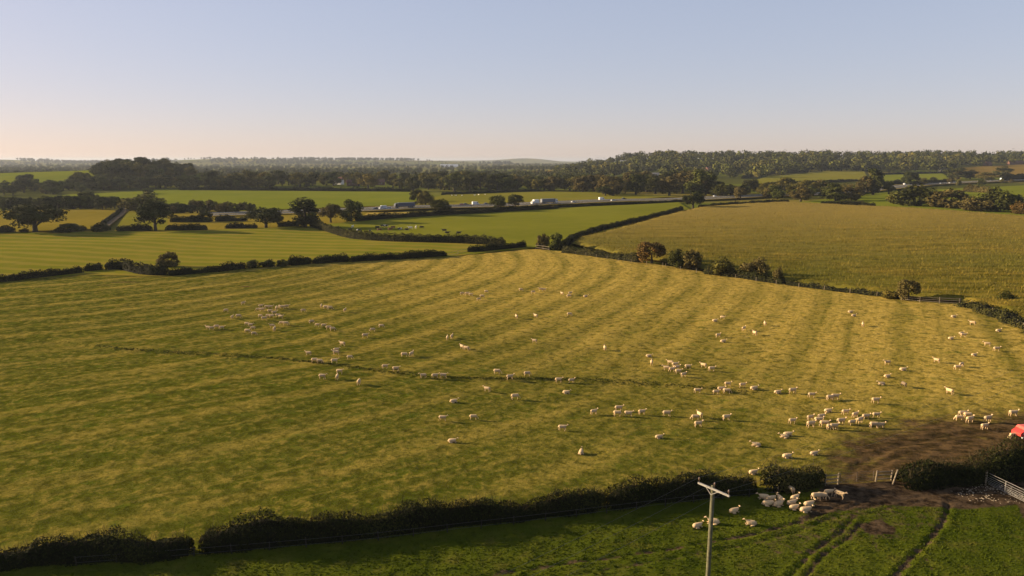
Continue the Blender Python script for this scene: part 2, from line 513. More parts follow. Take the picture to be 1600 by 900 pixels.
BARE = [(G(385, 448), 5.0, 1.6), (G(340, 452), 3.0, 1.2), (G(190, 441), 9.0, 1.6), (G(160, 446), 5.0, 1.2)]
MUD_S = XY([(1285, 770), (1290, 700), (1340, 672), (1420, 655), (1500, 648), (1620, 640), (1800, 640), (1800, 750), (1600, 752), (1395, 760)])
MUD_RUT = XY([(1322, 758), (1336, 730), (1385, 704), (1430, 690), (1500, 678), (1620, 668)])
MUD_RUT2 = XY([(1345, 756), (1362, 732), (1410, 708), (1470, 694), (1600, 682)])
def mud_pasture(x, y):
    ins = inpoly(x, y, MUD_S); d = dist_line(x, y, MUD_S, True)
    bare = sum(.62 * np.exp(-((x - q.x) / a) ** 2 - ((y - q.y) / b) ** 2) for q, a, b in BARE)
    return bare + np.where(ins, .46 + np.minimum(d / 14.0, .32), .46 - np.minimum(d / 9.0, .46))

patch('sheep_field', SHEEP, M['pasture'], .0062, .03, pasture_relief,
      lambda x, y: {'mud': mud_pasture(x, y), 'swath': .7 * np.sin(2 * np.pi * ring(x, y) / RP + 1.0) + .5 * np.sin(2 * np.pi * ring(x, y) / (RP * 1.9)), 'ringv': ring(x, y), 'arcv': arcv(x, y)}, .45)

def gz_pasture(p): return float(H(p.x, p.y) + .03 + pasture_relief(np.array([p.x]), np.array([p.y]))[0])

# --- foreground pasture
FORE_PIX = [(-200, 902), (0, 884), (310, 870), (700, 823), (950, 795), (1180, 766), (1300, 757), (1400, 752), (1600, 744), (1800, 738), (2085, 728), (2800, 900), (2800, 1150), (-350, 1150)]
FORE = XY(FORE_PIX)
RUTS = [(XY([(1345, 772), (1310, 790), (1255, 814), (1180, 834), (1050, 858), (900, 879), (780, 896), (650, 925)]), .24, .14),
        (XY([(1365, 776), (1310, 803), (1262, 826), (1190, 846), (1060, 872), (930, 893), (800, 915)]), .24, .12),
        (XY([(1335, 806), (1312, 834), (1268, 862), (1232, 905), (1210, 950)]), .25, .16),
        (XY([(1345, 818), (1322, 843), (1285, 868), (1254, 905), (1240, 950)]), .22, .14),
        (XY([(1482, 788), (1474, 818), (1444, 852), (1395, 902), (1370, 940)]), .26, .20),
        (XY([(1440, 864), (1452, 885), (1464, 912)]), .18, .10),
        (XY([(1360, 838), (1368, 855), (1378, 872)]), .15, .06),
        (XY([(1480, 770), (1420, 780), (1370, 790), (1300, 812)]), .28, .12),
        (XY([(1460, 780), (1400, 792), (1340, 806)]), .24, .10)]
MUD_F = [XY([(1290, 748), (1620, 736), (1640, 765), (1600, 790), (1500, 796), (1440, 792), (1380, 790), (1310, 800), (1250, 812), (1270, 790)]),
         XY([(1240, 816), (1330, 796), (1480, 790), (1470, 815), (1400, 840), (1320, 845), (1230, 870), (1180, 845)]), XY([(1338, 820), (1375, 812), (1402, 826), (1398, 836), (1360, 836)]), XY([(1588, 780), (1640, 775), (1650, 830), (1600, 815)])]
def mud_fore(x, y):
    m = np.zeros_like(x)
    for k, P in enumerate(MUD_F):
        w = (2.2, 4.0, 1.0, 1.2)[k]; hi = (.5, .43, .5, .5)[k]
        ins = inpoly(x, y, P); d = dist_line(x, y, P, True)
        m = np.maximum(m, np.where(ins, hi + np.minimum(d / w, .5) * (k != 1), hi - np.minimum(d / w, hi)))
    for L, w, dz in RUTS:
        d = dist_line(x, y, L) + .2 * np.sin(x * 1.7 + y) * np.sin(y * 2.3 - x * .6); m = np.maximum(m, (.62 if dz > .13 else .50) * np.exp(-(d / (w * 1.5)) ** 2))
    return m
def fore_relief(x, y):
    z = .05 * np.sin(x / 1.3 + np.sin(y / 1.9)) * np.sin(y / 1.1 + np.sin(x / 2.1)) + .03 * np.sin(x / .6 + y / .9) * np.sin(y / .5 - x)
    for L, w, dz in RUTS:
        d = dist_line(x, y, L) + .16 * np.sin(x * 2.1 + 1.7 * np.sin(y * 2.7)) * np.sin(y * 1.9 + x)
        z = z - .75 * dz * np.exp(-(d / w) ** 2) + dz * .35 * np.exp(-((d - 2.1 * w) / w) ** 2)
    return z
patch('pasture_near_hedge', FORE, M['fore_grass'], .001, .03, fore_relief, lambda x, y: {'mud': mud_fore(x, y)}, .33)
def gz_fore(p): return float(H(p.x, p.y) + .03 + fore_relief(np.array([p.x]), np.array([p.y]))[0])

# --- the other fields
def pf(name, pix, mat, rel=.03, lo=3, lift=None): return patch(name, XY(pix), M[mat], rel, lift, None, None, lo)
pf('mown_meadow', [(-200, 372), (0, 364), (240, 361), (325, 360), (485, 352), (545, 371), (640, 378), (720, 380), (790, 383), (830, 388), (700, 401.5), (460, 411.5), (375, 420.5), (250, 432.5), (130, 429.5), (0, 440.5), (-200, 454.5)], 'long_field', .015)
CATTLE_PIX = [(500, 352), (560, 345), (700, 336), (870, 325.5), (1060, 316), (1078, 327), (1000, 346), (900, 373), (872, 388), (830, 387.5), (790, 382.5), (720, 379.5), (640, 377.5), (545, 370.5)]
pf('cattle_field', CATTLE_PIX, 'cattle_grass', .02)
MAIZE_PIX = [(893, 382), (905, 374), (1000, 349), (1070, 331), (1092, 325), (1230, 317), (1390, 325), (1600, 340), (1800, 352), (2700, 372), (2700, 690), (2110, 722), (1760, 582), (1640, 527), (1560, 489), (1500, 474), (1430, 467), (1300, 452), (1200, 440), (1100, 423), (1010, 406), (960, 398)]
pf('maize_field_soil', MAIZE_PIX, 'maize_soil', .02)
pf('dry_grass_field', [(-150, 335), (0, 329), (190, 326), (160, 352), (150, 358), (0, 364), (-150, 370)], 'dry_field')
pf('grass_slope', [(180, 360), (203, 325), (262, 333), (262, 360)], 'yellow_green')
pf('strip_field', [(262, 333), (400, 334), (480, 330), (575, 332), (560, 345), (500, 352), (325, 360), (262, 360)], 'dry_field')
pf('stubble_strip', [(560, 344.5), (575, 333), (690, 333), (870, 322), (870, 325), (700, 335.5)], 'stubble', .02, 3, .5)
pf('green_crop_field', [(60, 309), (110, 304), (240, 298), (290, 297), (640, 299), (655, 312), (640, 320), (500, 325), (380, 330), (270, 320), (200, 315)], 'green_field')
pf('hill_field', [(-100, 268), (0, 266), (152, 266), (160, 276), (120, 289), (60, 294), (0, 294), (-100, 296)], 'green_field')
pf('meadow_by_motorway', [(665, 312), (700, 304), (850, 299), (960, 302), (1060, 307), (1000, 311), (860, 316), (690, 323)], 'yellow_green')
pf('ridge_meadow', [(1165, 285), (1200, 276), (1290, 268), (1350, 267), (1355, 276), (1340, 282), (1200, 289)], 'yellow_green')
pf('ridge_pasture', [(1375, 286), (1375, 272), (1470, 270), (1480, 276), (1490, 283), (1400, 287)], 'green_field')
pf('roadside_pasture', [(1235, 317), (1300, 310), (1395, 303), (1470, 296), (1600, 290), (1720, 286), (2500, 284), (2500, 366), (1800, 350), (1600, 338), (1390, 323)], 'green_field')
pf('rough_hillside', [(1480, 276), (1500, 262), (1600, 257), (1720, 256), (1720, 273), (1560, 276)], 'brown_field')
pf('far_pasture', [(590, 283), (600, 276), (655, 276), (650, 284)], 'green_field')
pf('ploughed_hillside', [(812, 274), (815, 268), (900, 262), (905, 268)], 'brown_field')
pf('knoll_meadow', [(922, 264), (940, 257), (985, 255), (992, 263)], 'yellow_green')
pf('clearing', [(1278, 262), (1308, 256), (1328, 259), (1302, 266)], 'green_field')

# ------------------------------------------------------------------ ribbons: lane and motorway
def smooth_line(pts, step):
    P = [np.array(p) for p in pts]
    P = [2 * P[0] - P[1]] + P + [2 * P[-1] - P[-2]]
    out = []
    for i in range(1, len(P) - 2):
        n = max(2, int(np.linalg.norm(P[i + 1] - P[i]) / step))
        for k in range(n):
            t = k / n
            out.append(.5 * (2 * P[i] + (P[i + 1] - P[i - 1]) * t + (2 * P[i - 1] - 5 * P[i] + 4 * P[i + 1] - P[i + 2]) * t * t + (3 * P[i] - P[i - 1] - 3 * P[i + 1] + P[i + 2]) * t ** 3))
    out.append(P[-2])
    return np.array(out)

def frame(C):
    T = np.gradient(C, axis=0); T /= np.linalg.norm(T, axis=1)[:, None]
    return T, np.stack([-T[:, 1], T[:, 0]], -1)          # tangent, left normal

def ribbon(name, C, a, b, mat, lift, z=None, parent=None):
    T, N = frame(C)
    cols = np.linspace(a, b, max(2, int(abs(b - a) / 6) + 2))
    V = []
    for c in cols:
        q = C + N * c
        zz = (H(C[:, 0], C[:, 1]) if z is None else z) + lift
        V.append(np.stack([q[:, 0], q[:, 1], zz], -1))
    V = np.stack(V, 1); n, m = V.shape[:2]
    idx = np.arange(n * m).reshape(n, m)
    F = np.stack([idx[:-1, :-1], idx[:-1, 1:], idx[1:, 1:], idx[1:, :-1]], -1).reshape(-1, 4)
    if b > a: F = F[:, ::-1]
    return link(name, mesh_np(name, V.reshape(-1, 3), F, [mat], smooth=True), parent)

lane = smooth_line(XY([(152, 362), (168, 350), (184, 338), (197, 327), (204, 320)]), 6)
tag(ribbon('farm_lane', lane, -2.6, 2.6, M['gravel'], .45), kind='structure')
road = smooth_line(XY([(325, 336.2), (380, 334.3), (430, 332.5), (560, 328.5), (640, 325.5), (760, 321.5), (860, 318), (960, 314.5), (1060, 311.5), (1160, 308), (1300, 302), (1390, 293.5), (1460, 287.5), (1600, 281.5), (1750, 277)]), 12)
RZ = H(road[:, 0], road[:, 1])
RZ = np.convolve(np.pad(RZ, 8, 'edge'), np.ones(17) / 17, 'valid')
mw = ribbon('motorway', road, -17, 17, M['asphalt'], .7, RZ)
tag(mw, kind='structure')
for nm, a, b, mt, lf in (('central_reserve', -1.6, 1.6, M['fore_grass'] if False else M['dry_field'], .72), ('verge', 17, 22, M['dry_field'], .71), ('verge', -22, -17, M['dry_field'], .71)):
    ribbon(nm, road, a, b, mt, lf, RZ, mw)
for c in (-14.6, -3.2, 3.2, 14.6):
    ribbon('edge_line', road, c - .12, c + .12, M['line_paint'], .712, RZ, mw)
mbx = MB()
T_, N_ = frame(road)
for i in range(0, len(road) - 1):
    a, b = road[i], road[i + 1]
    mbx.beam((a[0], a[1], RZ[i] + 1.35), (b[0], b[1], RZ[i + 1] + 1.35), .2, .32)
    mbx.box((a[0], a[1], RZ[i] + 1.0), (.12, .12, .7))
tag(mbx.build('crash_barrier', M['steel']), 'long low steel crash barrier down the middle of the motorway', 'crash barrier')

# ------------------------------------------------------------------ foliage generators
def leaf_quads(C, N, size, rng, asp=.75, tri=False):
    """quads centred at C facing N"""
    n = len(C)
    N = N / (np.linalg.norm(N, axis=1)[:, None] + 1e-9)
    ref = rng.normal(size=(n, 3))
    U = np.cross(N, ref); U /= np.linalg.norm(U, axis=1)[:, None] + 1e-9
    W = np.cross(N, U)
    s = (size if np.ndim(size) else np.full(n, size))[:, None] * .5
    a = C + U * s; b = C + W * s * asp; c = C - U * s; d = C - W * s * asp
    V = np.stack([a, b, c, d], 1).reshape(-1, 3)
    F = np.arange(n * 4).reshape(n, 4)
    return V, F

def crown_arrays(rng, lobes, per, leaf, fill=.25):
    """lobes: list of (centre, radii)"""
    Cs, Ns, Rn = [], [], []
    for c, r in lobes:
        r = np.asarray(r, float) * np.ones(3)
        n = per
        d = rng.normal(size=(n, 3)); d /= np.linalg.norm(d, axis=1)[:, None]
        rad = np.where(rng.random(n) < fill, rng.uniform(.3, .8, n), rng.uniform(.78, 1.12, n))
        p = np.asarray(c) + d * rad[:, None] * r
        Cs.append(p); Ns.append(d * .8 + rng.normal(size=(n, 3)) * .45 + np.array([0, 0, .25]))
        tone = rng.uniform(.15, .85)
        Rn.append(np.clip(tone + rng.normal(size=n) * .13, 0, 1))
    C = np.concatenate(Cs); N = np.concatenate(Ns); rn = np.concatenate(Rn)
    size = leaf * rng.uniform(.6, 1.4, len(C))
    V, F = leaf_quads(C, N, size, rng)
    return V, F, np.repeat(rn, 4)

def tree_proto(kind, seed):
    """returns crown mesh, trunk mesh; nominal height 10"""
    rng = np.random.default_rng(seed)
    lobes = []; tr = MB()
    if kind == 'oak':
        n = 30
        for k in range(n):
            a = rng.uniform(0, 2 * math.pi); u = rng.uniform(-.8, 1); q = math.sqrt(1 - u * u)
            lobes.append(((q * math.cos(a) * 4.0 * rng.uniform(.6, 1.05), q * math.sin(a) * 4.0 * rng.uniform(.6, 1.05), 5.7 + 3.4 * u * rng.uniform(.7, 1.02)), rng.uniform(.9, 1.7) * np.array([1.1, 1.1, .8])))
        lobes += [((0, 0, 6.2), (2.4, 2.4, 2.2)), ((1.5, 0, 5.5), (1.8, 1.8, 1.5)), ((-1.5, .5, 5.4), (1.8, 1.8, 1.5))]
        per, leaf = 170, .46
        tr.tube([(0, 0, -.4), (.05, 0, .4), (0, .05, 2), (.1, 0, 4), (.2, .1, 6.5)], [.62, .45, .38, .28, .1], 8)
        for k in range(6):
            a = k * 1.05 + rng.uniform(0, .5)
            tr.tube([(0, 0, 2.0 + .3 * k), (1.1 * math.cos(a), 1.1 * math.sin(a), 3.3 + .3 * k), (2.6 * math.cos(a), 2.6 * math.sin(a), 4.6 + .35 * k)], [.2, .14, .05], 5)
    elif kind == 'round':
        for k in range(26):
            a = rng.uniform(0, 2 * math.pi); u = rng.uniform(-.85, 1); q = math.sqrt(1 - u * u)
            lobes.append(((q * math.cos(a) * 3.1 * rng.uniform(.7, 1.02), q * math.sin(a) * 3.1 * rng.uniform(.7, 1.02), 4.9 + 4.3 * u * rng.uniform(.75, 1.02)), rng.uniform(.9, 1.6) * np.array([1, 1, .9])))
        lobes += [((0, 0, 5), (2.1, 2.1, 3))]
        per, leaf = 150, .5
        tr.tube([(0, 0, -.4), (0, 0, .4), (.05, 0, 2), (0, .1, 5)], [.5, .38, .3, .1], 7)
    elif kind == 'tall':
        for k in range(26):
            z = rng.uniform(1.0, 9.2); w = 2.3 * math.sin(math.pi * min(1, max(.08, (z - .6) / 9.6))) ** .6
            a = rng.uniform(0, 2 * math.pi)
            lobes.append(((w * math.cos(a) * rng.uniform(.4, .95), w * math.sin(a) * rng.uniform(.4, .95), z), rng.uniform(.7, 1.25) * np.array([1, 1, 1.05])))
        lobes += [((0, 0, 5), (1.3, 1.3, 3.6))]
        per, leaf = 140, .46
        tr.tube([(0, 0, -.4), (0, 0, .4), (.05, 0, 3), (0, .1, 8)], [.42, .32, .25, .06], 7)
    elif kind == 'bush':
        for k in range(18):
            a = rng.uniform(0, 2 * math.pi); u = rng.uniform(-.75, 1); q = math.sqrt(1 - u * u)
            lobes.append(((q * math.cos(a) * 4.4 * rng.uniform(.5, 1), q * math.sin(a) * 4.4 * rng.uniform(.5, 1), 4.2 + 4.4 * u * rng.uniform(.7, 1.02)), rng.uniform(1.2, 2.3)))
        lobes += [((0, 0, 3.5), (3.2, 3.2, 3.4))]
        per, leaf = 170, .75
        for k in range(5):
            a = k * 1.3
            tr.tube([(.3 * math.cos(a), .3 * math.sin(a), -.5), (.8 * math.cos(a), .8 * math.sin(a), 3), (1.8 * math.cos(a), 1.8 * math.sin(a), 6)], [.22, .16, .05], 5)
    elif kind == 'conifer':
        for k in range(20):
            z = 1.2 + 8.6 * (k / 19); w = 1.9 * (1 - (z - 1.0) / 9.4) + .12
            for j in range(3 if w > .6 else 1):
                a = rng.uniform(0, 2 * math.pi)
                lobes.append(((w * .55 * math.cos(a), w * .55 * math.sin(a), z), (w * .62, w * .62, .38)))
        per, leaf = 60, .42
        tr.tube([(0, 0, -.4), (0, 0, 2), (0, 0, 9)], [.28, .22, .05], 6)
    V, F, rn = crown_arrays(rng, lobes, per, leaf)
    V[:, 2] = np.maximum(V[:, 2], .05)
    top = np.quantile(V[:, 2], .999)
    V[:, 2] *= 10.0 / top
    crown = mesh_np('crown', V, F, [M['leaf_dark']], rn)
    trunk = tr.mesh('trunk', M['bark'], True)
    width = np.quantile(np.abs(V[:, 0]), .98) * 2
    return crown, trunk, width

PROTO = {}
for i, k in enumerate(('oak', 'oak', 'oak', 'round', 'round', 'round', 'round', 'tall', 'tall', 'bush', 'bush', 'bush', 'conifer', 'conifer')):
    PROTO.setdefault(k, []).append(tree_proto(k, 100 + i))

_matmesh = {}
def crown_with(mesh, mat):
    key = (mesh.name, mat)
    if key not in _matmesh:
        c = mesh.copy(); c.name = 'crown'; c.materials[0] = M[mat]; _matmesh[key] = c
    return _matmesh[key]

def plant_tree(p, height, width, kind, mat, label, cat='tree', group=None, name=None, sink=.3):
    crown, trunk, w0 = random.choice(PROTO[kind])
    r = empty(name or {'conifer': 'conifer_tree', 'bush': 'bush'}.get(kind, 'broadleaf_tree'), (p.x, p.y, p.z - sink), random.uniform(0, 6.28))
    sz = (height + sink) / 10.0; sx = width / w0 if width else sz
    r.scale = (sx, sx * random.uniform(.92, 1.08), sz)
    link('crown', crown_with(crown, mat), r)
    link('stems' if kind == 'bush' else 'trunk', trunk, r)
    tag(r, label, cat, group)
    return r

def PT(px, yb, yt, w, kind, mat, label, cat='tree', group=None, name=None):
    p = G(px, yb); m = mpp(p)
    vis = math.cos(PITCH + math.atan((yb - 450) / FPX))       # vertical foreshortening
    return plant_tree(p, (yb - yt) * m / max(vis, .6), w * m, kind, mat, label, cat, group, name)

# ------------------------------------------------------------------ hedges
def hedge(pix, height, width, leaf, dens, label, mat='hedge', group=None, ragged=.25, twigs=0.0, world=None, name='hedge', seed=1, step=1.0, gaps=()):
    rng = np.random.default_rng(seed)
    pts = world if world is not None else XY(pix)
    C = smooth_line(pts, step)
    L = np.concatenate([[0], np.cumsum(np.linalg.norm(np.diff(C, axis=0), axis=1))])
    tot = L[-1]
    ph = rng.uniform(0, 6.28, 6)
    def hmod(s): return 1 + ragged * (.45 * np.sin(s / (height * 1.3) + ph[0]) + .35 * np.sin(s / (height * .55) + ph[1]) + .3 * np.sin(s / (height * 3.1) + ph[2]))
    def wmod(s): return 1 + ragged * .8 * (.5 * np.sin(s / (height * 1.1) + ph[3]) + .4 * np.sin(s / (height * .6) + ph[4]))
    def at(s): return np.stack([np.interp(s, L, C[:, 0]), np.interp(s, L, C[:, 1])], -1)
    T, N = frame(C)
    def nrm(s): return np.stack([np.interp(s, L, N[:, 0]), np.interp(s, L, N[:, 1])], -1)
    def endfade(s): return np.clip(np.minimum(s, tot - s) / (height * .6), .0, 1) ** .5
    area = tot * (2 * height + width)
    n = int(area * dens)
    s = rng.uniform(0, tot, n)
    ang = rng.uniform(-.12, math.pi + .12, n)
    e = 2.6                                             # superellipse section
    cu, su = np.cos(ang), np.sin(ang)
    ru = np.sign(cu) * np.abs(cu) ** (2 / e); rv = np.sign(su) * np.abs(su) ** (2 / e)
    k = np.where(rng.random(n) < .25, rng.uniform(.7, .95, n), rng.uniform(.92, 1.1, n))
    lump = 1 + .16 * np.sin(s / (.55 * height) + ang * 2 + ph[5]) * np.sin(s / (.31 * height) - ang * 3)
    W = width * .5 * wmod(s) * (.4 + .6 * endfade(s)); Hh = height * hmod(s) * (.45 + .55 * endfade(s))
    off = ru * k * lump * W; z = np.maximum(rv * k * lump * Hh, .02 * height)
    xy = at(s) + nrm(s) * off[:, None]
    P = np.stack([xy[:, 0], xy[:, 1], H(xy[:, 0], xy[:, 1]) + z], -1)
    nn = np.stack([nrm(s)[:, 0] * cu, nrm(s)[:, 1] * cu, su], -1) + rng.normal(size=(n, 3)) * .5
    V, F = leaf_quads(P, nn, leaf * rng.uniform(.6, 1.4, n), rng)
    tone = .45 + .22 * np.sin(s / (height * 1.7) + ph[1]) + .15 * np.sin(s / (height * .8) + ph[4])
    rn = np.repeat(np.clip(tone + rng.normal(size=n) * .22, 0, 1), 4)
    root = empty(name, (0, 0, 0))
    tag(root, label, 'hedge', group)
    c0 = at(np.array([tot / 2]))[0]
    root.location = (c0[0], c0[1], float(H(c0[0], c0[1])))
    off3 = np.array(root.location)
    link('foliage', mesh_np('foliage', V - off3, F, [M[mat]], rn), root)
    # opaque core shell added to block light, coloured like dark inner twigs
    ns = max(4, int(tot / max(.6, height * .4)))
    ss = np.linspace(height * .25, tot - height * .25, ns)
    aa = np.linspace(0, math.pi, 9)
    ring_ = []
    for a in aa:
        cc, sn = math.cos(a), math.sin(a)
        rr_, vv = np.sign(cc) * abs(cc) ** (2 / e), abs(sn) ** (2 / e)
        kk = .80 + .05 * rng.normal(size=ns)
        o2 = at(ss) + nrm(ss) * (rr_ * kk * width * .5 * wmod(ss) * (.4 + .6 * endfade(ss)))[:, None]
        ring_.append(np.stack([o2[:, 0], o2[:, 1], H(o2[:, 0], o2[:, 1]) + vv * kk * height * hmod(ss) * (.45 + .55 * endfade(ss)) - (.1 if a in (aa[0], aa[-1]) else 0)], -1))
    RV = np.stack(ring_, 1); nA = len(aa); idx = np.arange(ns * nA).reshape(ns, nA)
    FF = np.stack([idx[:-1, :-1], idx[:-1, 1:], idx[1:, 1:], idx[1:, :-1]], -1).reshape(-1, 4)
    link('dark_core', mesh_np('dark_core', RV.reshape(-1, 3) - off3, FF, [M['inner_twigs']], smooth=True), root)
    if twigs:
        nt = int(tot * twigs)
        s = rng.uniform(0, tot, nt); o = rng.uniform(-.42, .42, nt) * width * wmod(s)
        xy = at(s) + nrm(s) * o[:, None]
        base = np.stack([xy[:, 0], xy[:, 1], H(xy[:, 0], xy[:, 1]) + height * hmod(s) * (.45 + .55 * endfade(s)) * rng.uniform(.85, 1.0, nt)], -1)
        ln = height * rng.uniform(.08, .42, nt)[:, None]
        tip = base + np.stack([rng.normal(size=nt) * .55, rng.normal(size=nt) * .55, np.ones(nt)], -1) * ln
        sd = rng.normal(size=(nt, 3)) * np.array([1, 1, .1]); sd /= np.linalg.norm(sd, axis=1)[:, None]
        sd *= leaf * .11
        V = np.stack([base - sd, base + sd, tip + sd * .4, tip - sd * .4], 1).reshape(-1, 3)
        F = np.arange(nt * 4).reshape(nt, 4)
        link('sprigs', mesh_np('sprigs', V - off3, F, [M['hedge_twig']], np.repeat(rng.random(nt), 4)), root)['kind'] = 'stuff'
    return root

# near hedge along the bottom of the sheep pasture
hedge([(-160, 897), (-60, 890), (100, 876), (230, 870), (304, 863)], 1.75, 1.9, .20, 70, 'dark overgrown hedge filling the lower corner, ending at a narrow gap', twigs=30, seed=3, step=.5, ragged=.5)
hedge([(312, 860), (420, 850), (560, 837), (700, 820), (830, 806), (944, 792)], 2.1, 2.0, .19, 75, 'long straight dark hedge below the sheep pasture, in the middle stretch', twigs=32, seed=4, step=.5, ragged=.42)
hedge([(942, 792), (1040, 780), (1110, 772), (1178, 765)], 2.3, 2.2, .19, 75, 'taller dark hedge stretch behind the utility pole', twigs=30, seed=5, step=.5, ragged=.45)
hedge([(1192, 764), (1235, 761), (1286, 758)], 2.7, 2.6, .2, 75, 'bulky leafy hedge end beside the wooden rails and field gate', 'hedge_olive', twigs=30, seed=6, step=.5, ragged=.5)
hedge([(1402, 757), (1470, 754), (1540, 750), (1640, 743), (1800, 738), (2060, 729)], 2.9, 3.0, .2, 75, 'dark hedge between the leaning post and the galvanised gate', twigs=30, seed=7, step=.5, ragged=.55)
# hedge at the far side on the left
hedge([(-150, 452), (0, 440), (60, 434), (130, 426)], 2.0, 1.8, .4, 18, 'dark hedge on the far left beyond the striped pasture', seed=8)
hedge([(131, 425), (160, 421)], 2.4, 2.2, .4, 18, 'short humped bit of hedge by a gap on the left', seed=9)
hedge([(164, 422), (190, 421), (212, 426), (240, 430), (264, 430)], 3.1, 2.2, .4, 18, 'tall curved hedge hump casting deep shade on the left', seed=10)
hedge([(262, 430), (300, 428), (345, 424), (384, 419)], 2.0, 2.0, .4, 18, 'rounded scrubby hedge right of the brown bush on the left', 'hedge', seed=11, ragged=.4)
hedge([(450, 415), (487, 412)], 2.5, 2.2, .4, 18, 'first leafy hedge block of the trimmed central row', seed=12)
hedge([(488, 412), (520, 410), (547, 408.5)], 2.4, 2.2, .4, 18, 'second leafy hedge block of the trimmed central row', seed=13)
hedge([(547, 409), (600, 406), (650, 403), (698, 400)], 2.3, 2.1, .4, 18, 'long trimmed hedge ending at the gap before the field corner', seed=14)
hedge([(730, 394), (760, 392), (790, 389), (822, 386)], 2.3, 2.0, .4, 18, 'trimmed dark hedge piece at the meeting corner of three fields', seed=15)
hedge([(486, 354), (520, 364), (548, 372), (590, 376), (640, 378), (690, 379), (740, 381), (790, 384)], 3.4, 2.6, .45, 14, 'curved trimmed hedge in front of the grazing cattle', 'hedge_olive', seed=16, ragged=.12)
hedge([(876, 390), (900, 374), (945, 359), (1000, 346), (1040, 336), (1066, 328)], 2.6, 2.4, .45, 12, 'long dark hedge between the cattle field and the maize', seed=17, ragged=.15)
hedge([(880, 394), (920, 399), (958, 404), (1000, 410)], 2.4, 3.0, .36, 18, 'low scrubby hedge at the top corner of the sheep pasture', 'hedge_olive', seed=18, ragged=.35)
hedge([(1102, 427), (1140, 432), (1180, 437), (1225, 444)], 2.3, 3.2, .36, 18, 'bramble hedge between pasture and maize past the two round bushes', 'hedge_olive', seed=19, ragged=.4)
hedge([(1228, 445), (1262, 449), (1300, 454), (1350, 460), (1408, 467)], 1.3, 1.8, .34, 14, 'low weedy hedge along the maize edge before the rail fence', 'hedge_olive', seed=20, ragged=.4)
hedge([(1506, 476), (1540, 487), (1580, 502), (1640, 528), (1760, 584), (2070, 718)], 1.5, 5.0, .34, 16, 'dense dark overgrown bank outside the curved post fence', 'hedge_olive', seed=21, ragged=.55)
# boundaries beyond
hedge([(555, 346), (620, 341), (700, 336), (790, 331), (872, 326)], 3.2, 3.0, .6, 8, 'dark hedge with long shadow along the top of the cattle field', seed=22)
hedge([(872, 325), (960, 320.5), (1070, 315)], 1.7, 3.0, .6, 7, 'thin low hedge under the motorway embankment', seed=23)
hedge([(1092, 325), (1150, 321), (1232, 317)], 2.6, 3.0, .6, 8, 'dark hedge along the far top of the maize field', seed=24)
hedge([(280, 297.5), (400, 298), (520, 299), (642, 300)], 4.2, 4.0, 1.0, 3, 'thin dark hedge line behind the broad green crop field', seed=25)
hedge([(-120, 367), (-40, 365), (24, 363)], 3.6, 4, .6, 8, 'dark hedge stub left of the big oak', seed=26)
hedge([(161, 351), (176, 340), (190, 328)], 1.6, 2.4, .6, 6, 'low dark hedge running along the side of the farm lane', seed=43, ragged=.4)
hedge([(182, 362), (210, 361), (238, 361)], 3.0, 3, .6, 8, 'clipped hedge piece just left of the second oak', seed=27)
hedge([(258, 360.5), (290, 360), (324, 359.5)], 3.0, 3, .6, 8, 'clipped hedge piece just right of the second oak', seed=28)
hedge([(352, 357.5), (376, 357), (402, 356.5)], 2.6, 3, .6, 8, 'low clipped hedge left of the round spreading tree', seed=29)
hedge([(433, 354.5), (450, 354), (466, 353.5)], 2.6, 3, .6, 8, 'short clipped hedge between the round tree and the tall tree', seed=30)
hedge([(266, 347.5), (300, 347), (330, 347)], 3.5, 3, .6, 8, 'row of clipped thorn bushes below the farm scrub', seed=31, ragged=.4)
hedge([(336, 346.5), (360, 346), (386, 346)], 3.2, 3, .6, 8, 'second clipped thorn row nearer the round tree', seed=32, ragged=.4)
hedge([(1282, 320.5), (1330, 321.5), (1368, 322.5)], 3.4, 4, .6, 8, 'scrub hedge at the top edge of the maize by the motorway', 'hedge_olive', seed=33, ragged=.4)
hedge([(1505, 300), (1530, 301), (1552, 302)], 6, 6, .9, 5, 'dark copse hedge in the green roadside field', 'leaf_brown', seed=34, ragged=.4)
hedge([(690, 304.5), (740, 303), (800, 300.5), (850, 299.5)], 2.6, 3, .9, 4, 'thin hedge behind the meadow beside the motorway', seed=35)
hedge([(1195, 289.5), (1260, 286), (1340, 283)], 3.2, 4, 1.0, 3, 'dark hedge across the lower ridge meadow', seed=36)
hedge([(1372, 288), (1430, 288), (1490, 284)], 4.5, 4, 1.0, 3, 'hedge between the ridge pasture and the motorway', seed=37)
hedge([(1376, 273.5), (1430, 272), (1480, 271)], 3.5, 4, 1.2, 3, 'hedge along the top of the ridge pasture', seed=38)
hedge([(1160, 279), (1200, 273), (1262, 269)], 4.5, 4, 1.2, 3, 'dark hedge above the ridge meadow', seed=39)
hedge([(0, 267.5), (80, 267), (150, 267)], 4, 4, 1.0, 3, 'dark hedge along the skyline field on the left', seed=40)
hedge([(1568, 283), (1600, 280.5), (1700, 276)], 9, 8, 1.2, 3, 'tall dark roadside hedge at the far end of the motorway', seed=41)

